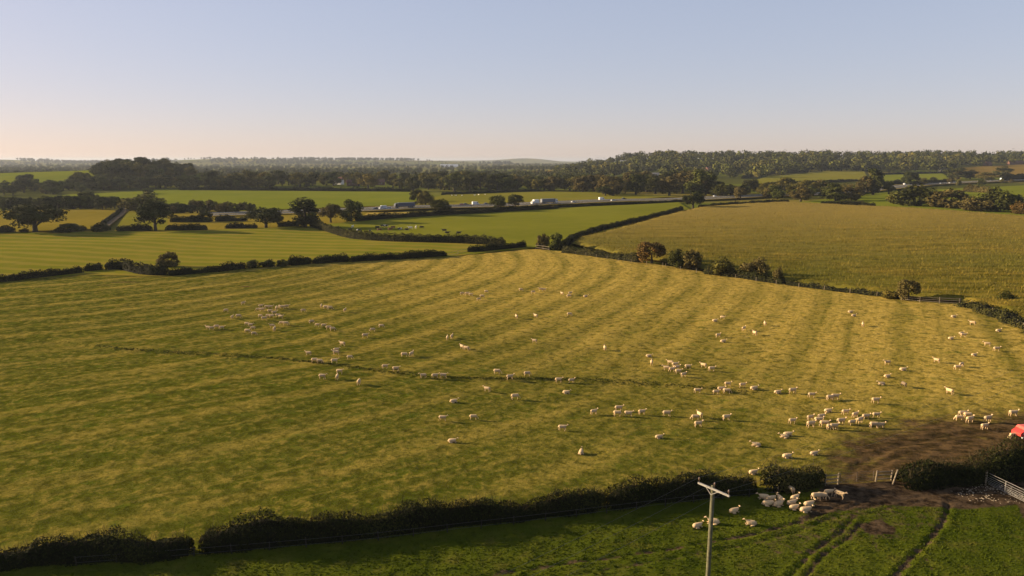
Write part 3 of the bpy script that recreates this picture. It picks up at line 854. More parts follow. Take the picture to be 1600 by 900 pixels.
# ------------------------------------------------------------------ named trees
PT(55, 363, 318, 76, 'oak', 'leaf_dark', 'big spreading dark oak standing left in the hedge line of the mown meadow')
PT(243, 361, 314, 48, 'oak', 'leaf_dark', 'upright dark oak beside the end of the gravel farm lane')
PT(416, 356, 324, 50, 'oak', 'leaf_dark', 'low round spreading dark tree at the edge of the mown meadow')
PT(477, 355, 309, 40, 'tall', 'leaf_dark', 'tallest dark tree at the start of the curved cattle hedge')
PT(517, 348, 318, 32, 'oak', 'leaf_brown', 'smaller brownish tree right of the tallest hedge tree')
PT(549, 346, 312, 34, 'round', 'leaf_green', 'rounded tree before the golden stubble strip')
PT(689, 336, 311, 30, 'oak', 'leaf_dark', 'dark round tree alone in the hedge behind the cattle')
PT(778, 330, 305, 26, 'oak', 'leaf_green', 'first of two small trees by the motorway near the lorry')
PT(805, 326, 303, 24, 'oak', 'leaf_dark', 'second small tree by the motorway just left of the white box truck')
PT(946, 306, 291, 28, 'oak', 'leaf_dark', 'dark spreading tree in the meadow beyond the motorway')
PT(1083, 326, 300, 32, 'oak', 'leaf_dark', 'lone dark tree at the apex of the maize field')
PT(1018, 411, 378, 42, 'round', 'leaf_orange', 'bushy small tree with orange autumn crown in the pasture hedge')
PT(1062, 419, 389, 34, 'bush', 'leaf_dark', 'dark round bush just right of the orange autumn tree', 'bush')
PT(1082, 421, 390, 30, 'bush', 'leaf_brown', 'second round bush merged with the dark one by the orange tree', 'bush')
PT(1128, 430, 402, 36, 'bush', 'leaf_olive', 'low loose olive bush in the bramble hedge', 'bush')
PT(1180, 435, 402, 40, 'bush', 'leaf_brown', 'brown twiggy bush at the end of the bramble hedge', 'bush')
PT(1215, 442, 416, 16, 'bush', 'leaf_brown', 'slim brown bush standing last on the maize hedge', 'bush')
PT(1419, 469, 437, 32, 'round', 'leaf_brown', 'rusty hawthorn tree at the end of the wooden rail fence')
PT(1388, 466, 452, 22, 'bush', 'leaf_yellow', 'small pale yellowish bush left of the hawthorn', 'bush')
PT(1570, 474, 455, 28, 'bush', 'leaf_dark', 'rounded dark bush at the maize edge beyond the curved fence', 'bush')
PT(264, 417, 394, 26, 'bush', 'leaf_brown', 'brown lone bush in front of the far left hedge', 'bush')
PT(848, 387, 365, 20, 'bush', 'leaf_brown', 'left one of two bushes at the three field corner', 'bush')
PT(869, 388, 364, 22, 'bush', 'leaf_green', 'right one of two bushes at the three field corner', 'bush')
PT(395, 418, 405, 22, 'bush', 'leaf_dark', 'first hedge bush of three in the gappy stretch', 'bush')
PT(419, 417, 405, 22, 'bush', 'leaf_dark', 'middle hedge bush of three in the gappy stretch', 'bush')
PT(441, 416, 405, 18, 'bush', 'leaf_dark', 'last hedge bush of three in the gappy stretch', 'bush')
PT(107, 362, 349, 42, 'bush', 'leaf_dark', 'wide low dark bush right of the big oak', 'bush')
PT(38, 363, 356, 12, 'bush', 'leaf_dark', 'tiny dark bush at the foot of the big oak', 'bush')
PT(158, 362, 347, 26, 'bush', 'leaf_dark', 'square dark bush at the foot of the farm lane', 'bush')
PT(322, 347, 330, 18, 'bush', 'leaf_dark', 'taller thorn bush between the two clipped thorn rows', 'bush')
PT(665, 322, 298, 26, 'round', 'leaf_olive', 'olive tree at the end of the broad green crop field')
PT(652, 315, 296, 22, 'round', 'leaf_dark', 'dark tree behind the olive one at the crop field end')
PT(1405, 319, 298, 30, 'bush', 'leaf_olive', 'small olive bush left of the big bush beside the maize', 'bush')
PT(1434, 322, 288, 66, 'bush', 'leaf_dark', 'largest dome shaped bush beyond the maize', 'bush')
PT(1482, 325, 296, 54, 'bush', 'leaf_brown', 'brownish dome bush second along behind the maize', 'bush')
PT(1522, 330, 306, 46, 'bush', 'leaf_brown', 'russet lower bush before the last dark dome bush', 'bush')
PT(1560, 331, 293, 54, 'bush', 'leaf_dark', 'dark wind shaped bush third dome behind the maize', 'bush')
PT(1594, 335, 314, 26, 'bush', 'leaf_orange', 'orange autumn bush at the picture edge behind the maize', 'bush')
PT(1422, 289, 269, 24, 'round', 'leaf_dark', 'dark round tree standing in the ridge pasture')
PT(1442, 288, 278, 18, 'round', 'leaf_olive', 'small olive tree right of the pasture tree')
PT(1364, 303, 263, 28, 'tall', 'leaf_dark', 'tall dark tree group by the motorway bend')
PT(1350, 303, 275, 24, 'round', 'leaf_brown', 'brown shorter tree against the tall motorway tree')
PT(1388, 303, 284, 18, 'round', 'leaf_green', 'green roadside tree right of the tall motorway tree')
PT(1497, 279, 262, 34, 'round', 'leaf_dark', 'dark twin crowned tree above the distant motorway')
PT(1516, 279, 265, 20, 'round', 'leaf_dark', 'narrower dark tree touching the twin crowned one')
PT(1566, 276, 259, 26, 'round', 'leaf_dark', 'dark round tree below the brick farmhouse')
PT(1540, 281, 269, 26, 'round', 'leaf_olive', 'olive tree by the motorway below the red barn')
PT(43, 290, 272, 28, 'round', 'leaf_dark', 'dark round tree rising over the hill field hedge')
PT(231, 303, 294, 16, 'round', 'leaf_green', 'small green tree at the top of the crop field')
PT(225, 331, 301, 60, 'bush', 'leaf_olive', 'large olive thicket where the farm lane meets the crop field', 'bush')
PT(135, 322, 300, 26, 'round', 'leaf_dark', 'dark pointed tree in the thick hedge left of the lane')
PT(886, 331-5, 0, 1, 'bush', 'leaf_dark', 'x') if False else None

# ------------------------------------------------------------------ woods made of single trees
def wood(n, px0, px1, yb0, yb1, h0, h1, kinds, mats, label, group, cat='tree', aspect=(.95, 1.3), shape=None, dist=None):
    ps = []; todo = []
    for k in range(n):
        for _ in range(12):
            u = (k + random.random()) / n
            px = px0 + (px1 - px0) * u
            v = random.random()
            p = GD(px, dist[0] + (dist[1] - dist[0]) * v) if dist else G(px, yb0 + (yb1 - yb0) * v)
            if all((p.xy - q.xy).length > h0 * .38 for q in ps): break
        ps.append(p)
        hh = random.uniform(h0, h1) * (shape(u) if shape else 1)
        kd = random.choice(kinds)
        asp = random.uniform(*aspect) * (.6 if kd == 'tall' else 1)
        mt = random.choice(mats)
        todo.append((p, hh, hh * asp, kd, mt, LOOK[mt] + ' ' + SHAPE[kd]))
    todo.sort(key=lambda t: t[0].x / t[0].y)
    seen = {}
    tot = {}
    for t in todo: tot[t[5]] = tot.get(t[5], 0) + 1
    for p, hh, w, kd, mt, look in todo:
        i = seen[look] = seen.get(look, 0) + 1
        lab = f'only {look} {label}' if tot[look] == 1 else f'{ORD[i - 1]} {look} {label} from left'
        plant_tree(p, hh, w, kd, mt, lab, cat, group)

LOOK = {'leaf_dark': 'dark green', 'leaf_green': 'mid green', 'leaf_olive': 'olive', 'leaf_brown': 'brownish', 'leaf_yellow': 'yellowing', 'leaf_orange': 'orange'}
SHAPE = {'round': 'rounded', 'oak': 'spreading', 'tall': 'upright', 'bush': 'bushy', 'conifer': 'pointed'}
ORD = ['first', 'second', 'third', 'fourth', 'fifth', 'sixth', 'seventh', 'eighth', 'ninth', 'tenth', 'eleventh', 'twelfth', 'thirteenth', 'fourteenth', 'fifteenth', 'sixteenth', 'seventeenth', 'eighteenth', 'nineteenth', 'twentieth', 'twenty-first', 'twenty-second', 'twenty-third', 'twenty-fourth', 'twenty-fifth', 'twenty-sixth', 'twenty-seventh', 'twenty-eighth']
G3 = ['leaf_dark', 'leaf_dark', 'leaf_green', 'leaf_olive']
wood(13, -8, 152, 265.5, 266.5, 9, 14, ['round', 'round', 'bush'], G3, 'tree in the skyline row above the hill field', 'trees on the left skyline')
wood(34, 150, 305, 264, 281, 15, 20, ['round', 'round', 'bush'], G3, 'tree of the high wooded knoll', 'trees of the wooded knoll', shape=lambda u: .75 + .4 * math.sin(math.pi * min(1, u * 1.25)))
wood(32, 112, 405, 290, 296, 12, 17, ['round'], G3 + ['leaf_brown', 'leaf_olive'], 'tree of the belt in front of the wooded knoll', 'belt trees below the knoll', shape=lambda u: 1.1 - .35 * u)
wood(15, -10, 130, 295, 305, 9, 15, ['round', 'round', 'bush'], ['leaf_dark', 'leaf_green', 'leaf_olive'], 'tree of the belt under the hill field', 'belt trees under the hill field')
wood(26, -10, 192, 324, 328, 7, 10.5, ['round', 'bush'], ['leaf_dark', 'leaf_dark', 'leaf_green'], 'tree in the thick hedge above the dry field', 'thick hedge trees left of the lane')
wood(24, 205, 395, 327, 334, 5, 9, ['bush', 'round'], ['leaf_dark', 'leaf_olive', 'leaf_brown'], 'scrub tree between the lane and the crop field', 'scrub trees right of the lane', 'bush')
wood(36, 318, 645, 286, 294, 12, 19, ['round', 'round', 'tall'], G3 + ['leaf_olive', 'leaf_yellow'], 'tree behind the broad crop field', 'trees behind the crop field')
wood(26, 642, 806, 291, 299, 15, 22, ['round', 'round', 'bush'], ['leaf_dark', 'leaf_green', 'leaf_olive'], 'tree of the dense clump in mid distance', 'clump trees in the middle distance')
wood(13, 800, 905, 289, 298, 12, 19, ['round', 'round', 'bush'], ['leaf_dark', 'leaf_green', 'leaf_olive', 'leaf_brown'], 'tree of the wood edge past the clump', 'wood edge trees in the centre')
wood(44, 895, 1112, 292, 306, 16, 25, ['round', 'round', 'round', 'tall'], ['leaf_brown', 'leaf_brown', 'leaf_olive', 'leaf_green', 'leaf_dark', 'leaf_brown', 'leaf_yellow'], 'tree of the mixed autumn wood', 'autumn wood trees beyond the meadow', shape=lambda u: .75 + .35 * u)
wood(14, 1108, 1200, 298, 312, 9, 15, ['round', 'round', 'bush'], ['leaf_dark', 'leaf_olive', 'leaf_brown'], 'tree of the copse by the motorway', 'copse trees by the motorway')
wood(24, 1195, 1345, 297, 315, 9, 16, ['round', 'round', 'bush'], ['leaf_dark', 'leaf_olive', 'leaf_brown', 'leaf_green'], 'tree of the thicket screening the motorway', 'thicket trees along the motorway')
wood(8, 1395, 1590, 284, 290, 5, 9, ['round', 'bush'], ['leaf_dark', 'leaf_olive', 'leaf_brown'], 'tree lining the far motorway', 'trees lining the far motorway')

# ------------------------------------------------------------------ distant woodland as masses
def mini_tree(rng, conifer=False):
    C, N, rn = [], [], []
    n = 110
    if conifer:
        z = rng.uniform(.08, 1, n); w = .24 * (1 - z) + .02; a = rng.uniform(0, 6.28, n)
        C = np.stack([w * np.cos(a), w * np.sin(a), z], -1); N = np.stack([np.cos(a), np.sin(a), np.full(n, .5)], -1); sz = .2 * (1.15 - z) + .03
    else:
        d = rng.normal(size=(n, 3)); d /= np.linalg.norm(d, axis=1)[:, None]
        lump = 1 + .22 * rng.normal(size=n)
        C = d * np.array([.44, .44, .42]) * lump[:, None] + np.array([0, 0, .56]); N = d + rng.normal(size=(n, 3)) * .4; sz = np.full(n, .23)
    V, F = leaf_quads(C, N, sz, rng)
    return V, F, np.repeat(np.clip(.45 + .13 * rng.normal(size=n), 0, 1), 4)

def mass(name, pts, hts, mat, label=None, conifer=False, seed=5):
    rng = np.random.default_rng(seed)
    protos = [mini_tree(rng, conifer) for _ in range(6)]
    Vs, Fs, Rs = [], [], []; b = 0
    for (x, y), h in zip(pts, hts):
        V, F, rn = protos[rng.integers(6)]
        a = rng.uniform(0, 6.28); c, s = math.cos(a), math.sin(a)
        q = V @ np.array([[c, s, 0], [-s, c, 0], [0, 0, 1]]) * np.array([h * rng.uniform(.9, 1.25)] * 2 + [h])
        Vs.append(q + np.array([x, y, float(H(x, y)) - .5])); Fs.append(F + b); b += len(V); Rs.append(np.clip(rn + rng.normal() * .24, 0, 1))
    o = link(name, mesh_np(name, np.concatenate(Vs), np.concatenate(Fs), [M[mat]], np.concatenate(Rs)))
    tag(o, label, None, None, 'stuff')
    return o

def scatter(n, fn, seed):
    rng = np.random.default_rng(seed); out = []
    while len(out) < n:
        p = fn(rng)
        if p is not None: out.append(p)
    return out

CLEAR = [XY(q) for q in ([(1165, 285), (1200, 276), (1290, 268), (1350, 267), (1355, 276), (1340, 282), (1200, 289)],
                         [(1375, 286), (1375, 270), (1470, 268), (1490, 276), (1490, 283), (1400, 287)],
                         [(1478, 278), (1496, 261), (1600, 256), (1720, 255), (1720, 275), (1560, 278)],
                         [(922, 264), (940, 257), (985, 255), (992, 263)], [(1278, 262), (1308, 256), (1328, 259), (1302, 266)],
                         [(590, 283), (600, 276), (655, 276), (650, 284)], [(812, 274), (815, 268), (900, 262), (905, 268)])]
def blocked(x, y): return any(bool(inpoly(np.array([x]), np.array([y]), c)[0]) for c in CLEAR)
def ridge_pt(rng):
    y = rng.uniform(1330, 2330); q = rng.uniform(.06, .86); x = q * y
    dens = 1.0 if y > 1600 else .30 + .2 * math.sin(x / 60)
    if q > .45 and y < 1560: dens *= .35
    if rng.random() > dens or blocked(x, y): return None
    return x, y
rp = scatter(1500, ridge_pt, 11)
rh = 10 + 14 * RNG.random(len(rp)) ** 1.3
_rk = [int(np.digitize(math.sin(x / 55 + math.sin(y / 70) * 2) + .6 * math.sin(x / 23 + y / 31) + RNG.normal() * .5, (.0, .9))) for x, y in rp]
for k, mt in enumerate(('leaf_dark', 'leaf_green', 'leaf_olive')):
    sel = [i for i in range(len(rp)) if _rk[i] == k]
    mass('ridge_woodland', [rp[i] for i in sel], rh[sel], mt, seed=20 + k)
cp = scatter(150, lambda r: (lambda y, q: (q * y, y) if (q > .5 or r.random() < .08) else None)(r.uniform(2020, 2200), r.uniform(.08, .86)), 12)
mass('conifer_woodland', cp, RNG.uniform(18, 25, len(cp)), 'conifer', conifer=True, seed=31)
def plain_pt(rng):
    y = math.exp(rng.uniform(math.log(1060), math.log(6500))); q = rng.uniform(-.85, .12); x = q * y
    if y < 1350 and q < -.35: return None
    w = math.sin(x / 170 + math.sin(y / 210) * 1.7) + math.sin(y / 95 + x / 400 + math.sin(x / 130))
    if w < -.15 and rng.random() > .10 or blocked(x, y): return None
    return x, y
pp = scatter(3600, plain_pt, 13)
ph_ = RNG.uniform(8, 14, len(pp))
for k, mt in enumerate(('leaf_dark', 'leaf_green', 'leaf_olive')):
    sel = [i for i in range(len(pp)) if i % 3 == k]
    mass('distant_woodland', [pp[i] for i in sel], ph_[sel], ('leaf_dark', 'leaf_dark', 'leaf_green')[k], seed=40 + k)
def hill_pt(rng):
    y = rng.uniform(5200, 7600); q = rng.uniform(-.85, .0); x = q * y
    if math.sin(x / 330) + math.sin(y / 230 + x / 500) < .1: return None
    return x, y
hp = scatter(1100, hill_pt, 14)
mass('hill_woodland', hp, RNG.uniform(14, 24, len(hp)), 'leaf_dark', seed=51)

# ------------------------------------------------------------------ maize crop and grass tufts
def plants(name, pts, zf, hgt, blade, nb, mat, seed, attrf=None, lean=.6, up=.35):
    rng = np.random.default_rng(seed)
    n = len(pts); x, y = np.repeat(pts[:, 0], nb), np.repeat(pts[:, 1], nb)
    h = np.repeat(hgt * rng.uniform(.7, 1.15, n), nb) * rng.uniform(.75, 1.1, n * nb)
    a = rng.uniform(0, 6.28, n * nb)
    base = np.stack([x + rng.normal(size=n * nb) * blade * .6, y + rng.normal(size=n * nb) * blade * .6, zf(x, y) - .02], -1)
    ln = rng.uniform(.1, lean, n * nb) * h
    tip = base + np.stack([np.cos(a) * ln, np.sin(a) * ln, h], -1)
    sd = np.stack([-np.sin(a), np.cos(a), np.zeros(n * nb)], -1) * (blade * .5 * rng.uniform(.7, 1.3, n * nb))[:, None]
    V = np.stack([base - sd, base + sd, tip + sd * up, tip - sd * up], 1).reshape(-1, 3)
    F = np.arange(n * nb * 4).reshape(-1, 4)
    rn = np.repeat(np.clip(rng.random(n * nb), 0, 1), 4)
    at = attrf(V[:, 0], V[:, 1]) if attrf else None
    return tag(link(name, mesh_np(name, V, F, [mat], rn, attrs=at)), kind='stuff')

def maize_mat():
    t = NT('maize_plant', 1.0, .0); P = t.obj()
    r = t.attr('rnd')
    c = t.mix(t.ramp(r, .0, 1.0), (.112, .092, .014), (.165, .122, .026))
    rw = t.noise(P, .16, 5, .65, (.35, 1.6, 1), .06)
    c = t.mix(t.ramp(rw, .44, .62, 0, .75), c, (.050, .046, .004))
    rb = t.noise(P, .05, 5, .7, (.4, 1.8, 1), .05)
    c = t.mix(t.ramp(rb, .5, .36, 0, .6), c, (.19, .130, .022))
    g = t.noise(P, .018, 4, .6)
    c = t.mix(t.ramp(g, .42, .66, 0, .55), c, (.062, .072, .010))
    sx = t.n('ShaderNodeSeparateXYZ'); t.l(P, sx.inputs[0])
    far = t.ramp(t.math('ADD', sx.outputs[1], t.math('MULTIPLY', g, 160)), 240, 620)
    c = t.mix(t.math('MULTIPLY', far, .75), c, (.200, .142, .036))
    return t.col(c)
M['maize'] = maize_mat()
MZ = np.array(XY(MAIZE_PIX))
def inset_ok(x, y, P, d): return inpoly(x, y, P) & (dist_line(x, y, [tuple(p) for p in P], True) > d)
rows = []
y = MZ[:, 1].min()
while y < MZ[:, 1].max():
    s = max(.95, .0040 * y)
    xs = np.arange(max(MZ[:, 0].min(), -.2 * y), min(MZ[:, 0].max(), 1.0 * y), s)
    rows.append(np.stack([xs + RNG.normal(size=len(xs)) * s * .3, np.full_like(xs, y) + RNG.normal(size=len(xs)) * .15], -1)); y += max(.9, s * .9)
mp = np.concatenate(rows)
mp = mp[inset_ok(mp[:, 0], mp[:, 1], MZ, 1.0)]
# bare tramlines and thin spots
keep = (np.sin(mp[:, 1] / 3.6 + np.sin(mp[:, 0] / 40) * 1.5) < .93) | (RNG.random(len(mp)) < .4)
mp = mp[keep]
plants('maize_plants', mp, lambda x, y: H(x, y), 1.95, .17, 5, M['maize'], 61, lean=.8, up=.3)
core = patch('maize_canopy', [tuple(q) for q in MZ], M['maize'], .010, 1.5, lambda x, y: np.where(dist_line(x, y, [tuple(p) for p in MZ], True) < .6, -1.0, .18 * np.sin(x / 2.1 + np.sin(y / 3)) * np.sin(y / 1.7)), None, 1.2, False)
core['kind'] = 'stuff'
print('maize', len(mp))

def tuft_pts(poly, n, wfun, seed):
    rng = np.random.default_rng(seed); P = np.array(poly)
    lo, hi = P.min(0), P.max(0); out = []
    tot = 0
    while tot < n:
        q = rng.uniform(lo, hi, (n, 2))
        vis = np.abs(q[:, 0]) < .80 * q[:, 1] + 8
        q = q[vis & inpoly(q[:, 0], q[:, 1], P)]
        q = q[rng.random(len(q)) < wfun(q[:, 0], q[:, 1])]
        out.append(q); tot += len(q)
    return np.concatenate(out)[:n]
_rx = RNG.uniform(-82, 50, 2300)
_ry = np.interp(_rx, LX, LYY) + 1.2 * np.sin(_rx / 9.0) + RNG.normal(size=len(_rx)) * (.26 + .22 * np.sin(_rx / 13) ** 2) + .2
_k = RNG.random(len(_rx)) < np.clip(.12 + .30 * np.sin(_rx / 3.1) * np.sin(_rx / 7.3) + .65 * sstep(-105, -60, _rx) - .8 * sstep(20, 50, _rx), 0, 1)
plants('dark_grass_line', np.stack([_rx[_k], _ry[_k]], -1), lambda x, y: H(x, y) + .03 + pasture_relief(x, y), .13, .10, 4, M['dark_blade'], 72, lean=1.3, up=.3)  # short dark blades strung along the dark line across the pasture
tp = tuft_pts(FORE, 30000, lambda x, y: 1.0 * (mud_fore(x, y) < .46) * (y > 42), 73)
plants('grass_tufts', tp, lambda x, y: H(x, y) + .03 + fore_relief(x, y), .09, .13, 3, M['fore_grass'], 74, lambda x, y: {'mud': np.zeros_like(x)}, lean=1.2)
# pale rubble trodden into the gateway
rb = MB()
rp_ = np.array(XY([(1484, 768), (1535, 756), (1580, 760), (1602, 775), (1592, 788), (1520, 787)]))
for q in tuft_pts(rp_, 230, lambda x, y: np.ones_like(x), 75):
    s = RNG.uniform(.04, .13)
    vs = [Vector((math.cos(a) * s * RNG.uniform(.6, 1), math.sin(a) * s * RNG.uniform(.5, 1), 0)) for a in (0, 1.2, 2.4, 3.7, 5)]
    c = Vector((q[0], q[1], float(H(*q)) + .02))
    rb.add([c + v for v in vs] + [c + v * .6 + Vector((0, 0, s * .5)) for v in vs], [(0, 1, 2, 3, 4), (5, 6, 7, 8, 9)] + [(i, (i + 1) % 5, (i + 1) % 5 + 5, i + 5) for i in range(5)])
tag(rb.build('rubble', plain('pale_stone', (.24, .19, .13), .9, .2, 0, .3, 2)), kind='stuff')

# ------------------------------------------------------------------ animals
def loft(mb, secs, n=10):
    """secs: (x, y, z, half width, half height, tilt)"""
    vs, fs = [], []
    for (x, y, z, w, h, tl) in secs:
        for k in range(n):
            a = 2 * math.pi * k / n
            u, v = w * math.cos(a), h * math.sin(a)
            vs.append(Vector((x - v * math.sin(tl), y + u, z + v * math.cos(tl))))
    m = len(secs)
    for i in range(m - 1):
        for k in range(n):
            k2 = (k + 1) % n
            fs.append((i * n + k, (i + 1) * n + k, (i + 1) * n + k2, i * n + k2))
    fs.append(tuple(range(n))); fs.append(tuple((m - 1) * n + k for k in reversed(range(n))))
    mb.add(vs, fs)

def animal_mesh(name, mb, mat, voxel, skinfn):
    me = mb.mesh(name)
    o = bpy.data.objects.new('animal_build', me); COL.objects.link(o)
    md = o.modifiers.new('r', 'REMESH'); md.mode = 'VOXEL'; md.voxel_size = voxel
    s = o.modifiers.new('s', 'SMOOTH'); s.factor = .5; s.iterations = 3
    dg = bpy.context.evaluated_depsgraph_get(); dg.update()
    out = bpy.data.meshes.new_from_object(o.evaluated_get(dg))
    out.name = name
    bpy.data.objects.remove(o, do_unlink=True)
    co = np.empty(len(out.vertices) * 3, np.float32); out.vertices.foreach_get('co', co); co = co.reshape(-1, 3)
    a = out.attributes.new('skin', 'FLOAT', 'POINT'); a.data.foreach_set('value', skinfn(co).astype(np.float32))
    for p in out.polygons: p.use_smooth = True
    out.materials.clear(); out.materials.append(mat)
    return out

def fleece(name, wool, skin):
    t = NT(name, .95, .05); P = t.obj()
    f = t.noise(P, 14, 3, .6)
    o = t.orand()
    w = t.mix(t.ramp(f, .3, .7), tuple(c * .72 for c in wool), wool)
    w = t.mix(t.ramp(o, 0, 1, 0, .45), w, (.30, .22, .14))
    t.bump(f, .6, .05)
    t.col(t.mix(t.attr('skin'), w, skin)); return t.m
M['wool'] = fleece('cream_fleece', (.62, .435, .23), (.52, .36, .21))
M['dark_wool'] = fleece('dark_fleece', (.05, .036, .026), (.03, .024, .02))

def sheep_mesh(pose, seed=0):
    mb = MB()
    if pose == 'lie':
        loft(mb, [(-.60, 0, .26, .05, .06, 0), (-.56, 0, .27, .20, .18, 0), (-.40, 0, .29, .29, .26, 0), (-.1, 0, .30, .32, .28, 0), (.2, 0, .31, .29, .27, 0), (.42, 0, .36, .21, .22, -.3), (.54, 0, .48, .14, .15, -.8), (.60, 0, .60, .10, .11, -.7), (.68, 0, .68, .09, .10, -.2), (.80, 0, .66, .07, .075, .35), (.90, 0, .61, .045, .05, .4)])
        for s in (-1, 1):
            mb.tube([(.35, .16 * s, .12), (.58, .17 * s, .07), (.42, .2 * s, .05)], [.075, .05, .04], 6)
            mb.tube([(-.35, .26 * s, .14), (-.05, .33 * s, .08), (.1, .32 * s, .05)], [.12, .07, .04], 6)
            mb.tube([(.66, .08 * s, .72), (.63, .19 * s, .71)], [.035, .02], 5)
        mb.tube([(-.58, 0, .32), (-.66, 0, .22), (-.67, 0, .12)], [.05, .04, .025], 5)
        skin = lambda c: np.maximum(sstep(.68, .74, c[:, 0]), sstep(.11, .05, c[:, 2]) * (np.abs(c[:, 1]) > .1) * .0)
    else:
        loft_b = [(-.60, 0, .66, .05, .06, 0), (-.56, 0, .66, .17, .17, 0), (-.42, 0, .66, .235, .235, 0), (-.1, 0, .63, .255, .26, 0), (.2, 0, .64, .24, .25, 0), (.42, 0, .68, .19, .21, -.2)]
        if pose == 'graze':
            nk = [(.54, 0, .64, .13, .16, .5), (.64, 0, .50, .10, .12, .9), (.70, 0, .34, .085, .10, 1.1), (.74, 0, .22, .07, .075, 1.1), (.77, 0, .11, .045, .05, 1.1)]
            head = (.70, .34)
        elif pose == 'turn':
            nk = [(.53, .02, .76, .13, .15, -.5), (.60, .06, .88, .10, .11, -.5), (.63, .13, .96, .09, .095, 0), (.66, .25, .92, .075, .075, 0), (.68, .34, .87, .05, .05, 0)]
            head = (.63, .97)
        else:
            nk = [(.54, 0, .76, .13, .15, -.6), (.62, 0, .88, .10, .11, -.7), (.70, 0, .96, .09, .095, -.1), (.81, 0, .93, .07, .075, .4), (.90, 0, .87, .045, .05, .45)]
            head = (.68, .98)
        loft(mb, loft_b + nk)
        st = .10 if pose == 'walk' else .03
        for s in (-1, 1):
            mb.tube([(.36, .13 * s, .60), (.37 + st * s * .5, .13 * s, .30), (.36 + st * s, .13 * s, .05), (.38 + st * s, .13 * s, 0)], [.09, .052, .04, .045], 6)
            mb.tube([(-.42, .13 * s, .62), (-.38 - st * s * .6, .14 * s, .42), (-.50 - st * s, .14 * s, .27), (-.47 - st * s, .14 * s, .05), (-.45 - st * s, .14 * s, 0)], [.13, .085, .048, .04, .045], 6)
            ear_z = head[1] + (.02 if pose != 'graze' else .04)
            yo = .10 if pose == 'turn' else 0
            mb.tube([(head[0], yo * .6 + .07 * s, ear_z), (head[0] - .03, yo * .6 + .18 * s, ear_z)], [.035, .02], 5)
        mb.tube([(-.58, 0, .72), (-.67, 0, .60), (-.68, 0, .42)], [.055, .045, .03], 5)
        hx, hz = head
        def skin(c):
            legs = sstep(.36, .28, c[:, 2]) * (c[:, 0] < .62)
            d = np.hypot(c[:, 0] - (hx + .1), c[:, 2] - (hz - (.12 if pose == 'graze' else .04)))
            return np.maximum(legs, sstep(.24, .17, d))
    return animal_mesh('sheep', mb, M['wool'], .034, skin)
SHEEP_MESH = {k: sheep_mesh(k) for k in ('stand', 'walk', 'graze', 'turn', 'lie')}

WORD = {'S': ('stand', 'standing'), 'W': ('walk', 'walking'), 'G': ('graze', 'grazing'), 'T': ('turn', 'standing'), 'L': ('lie', 'lying')}
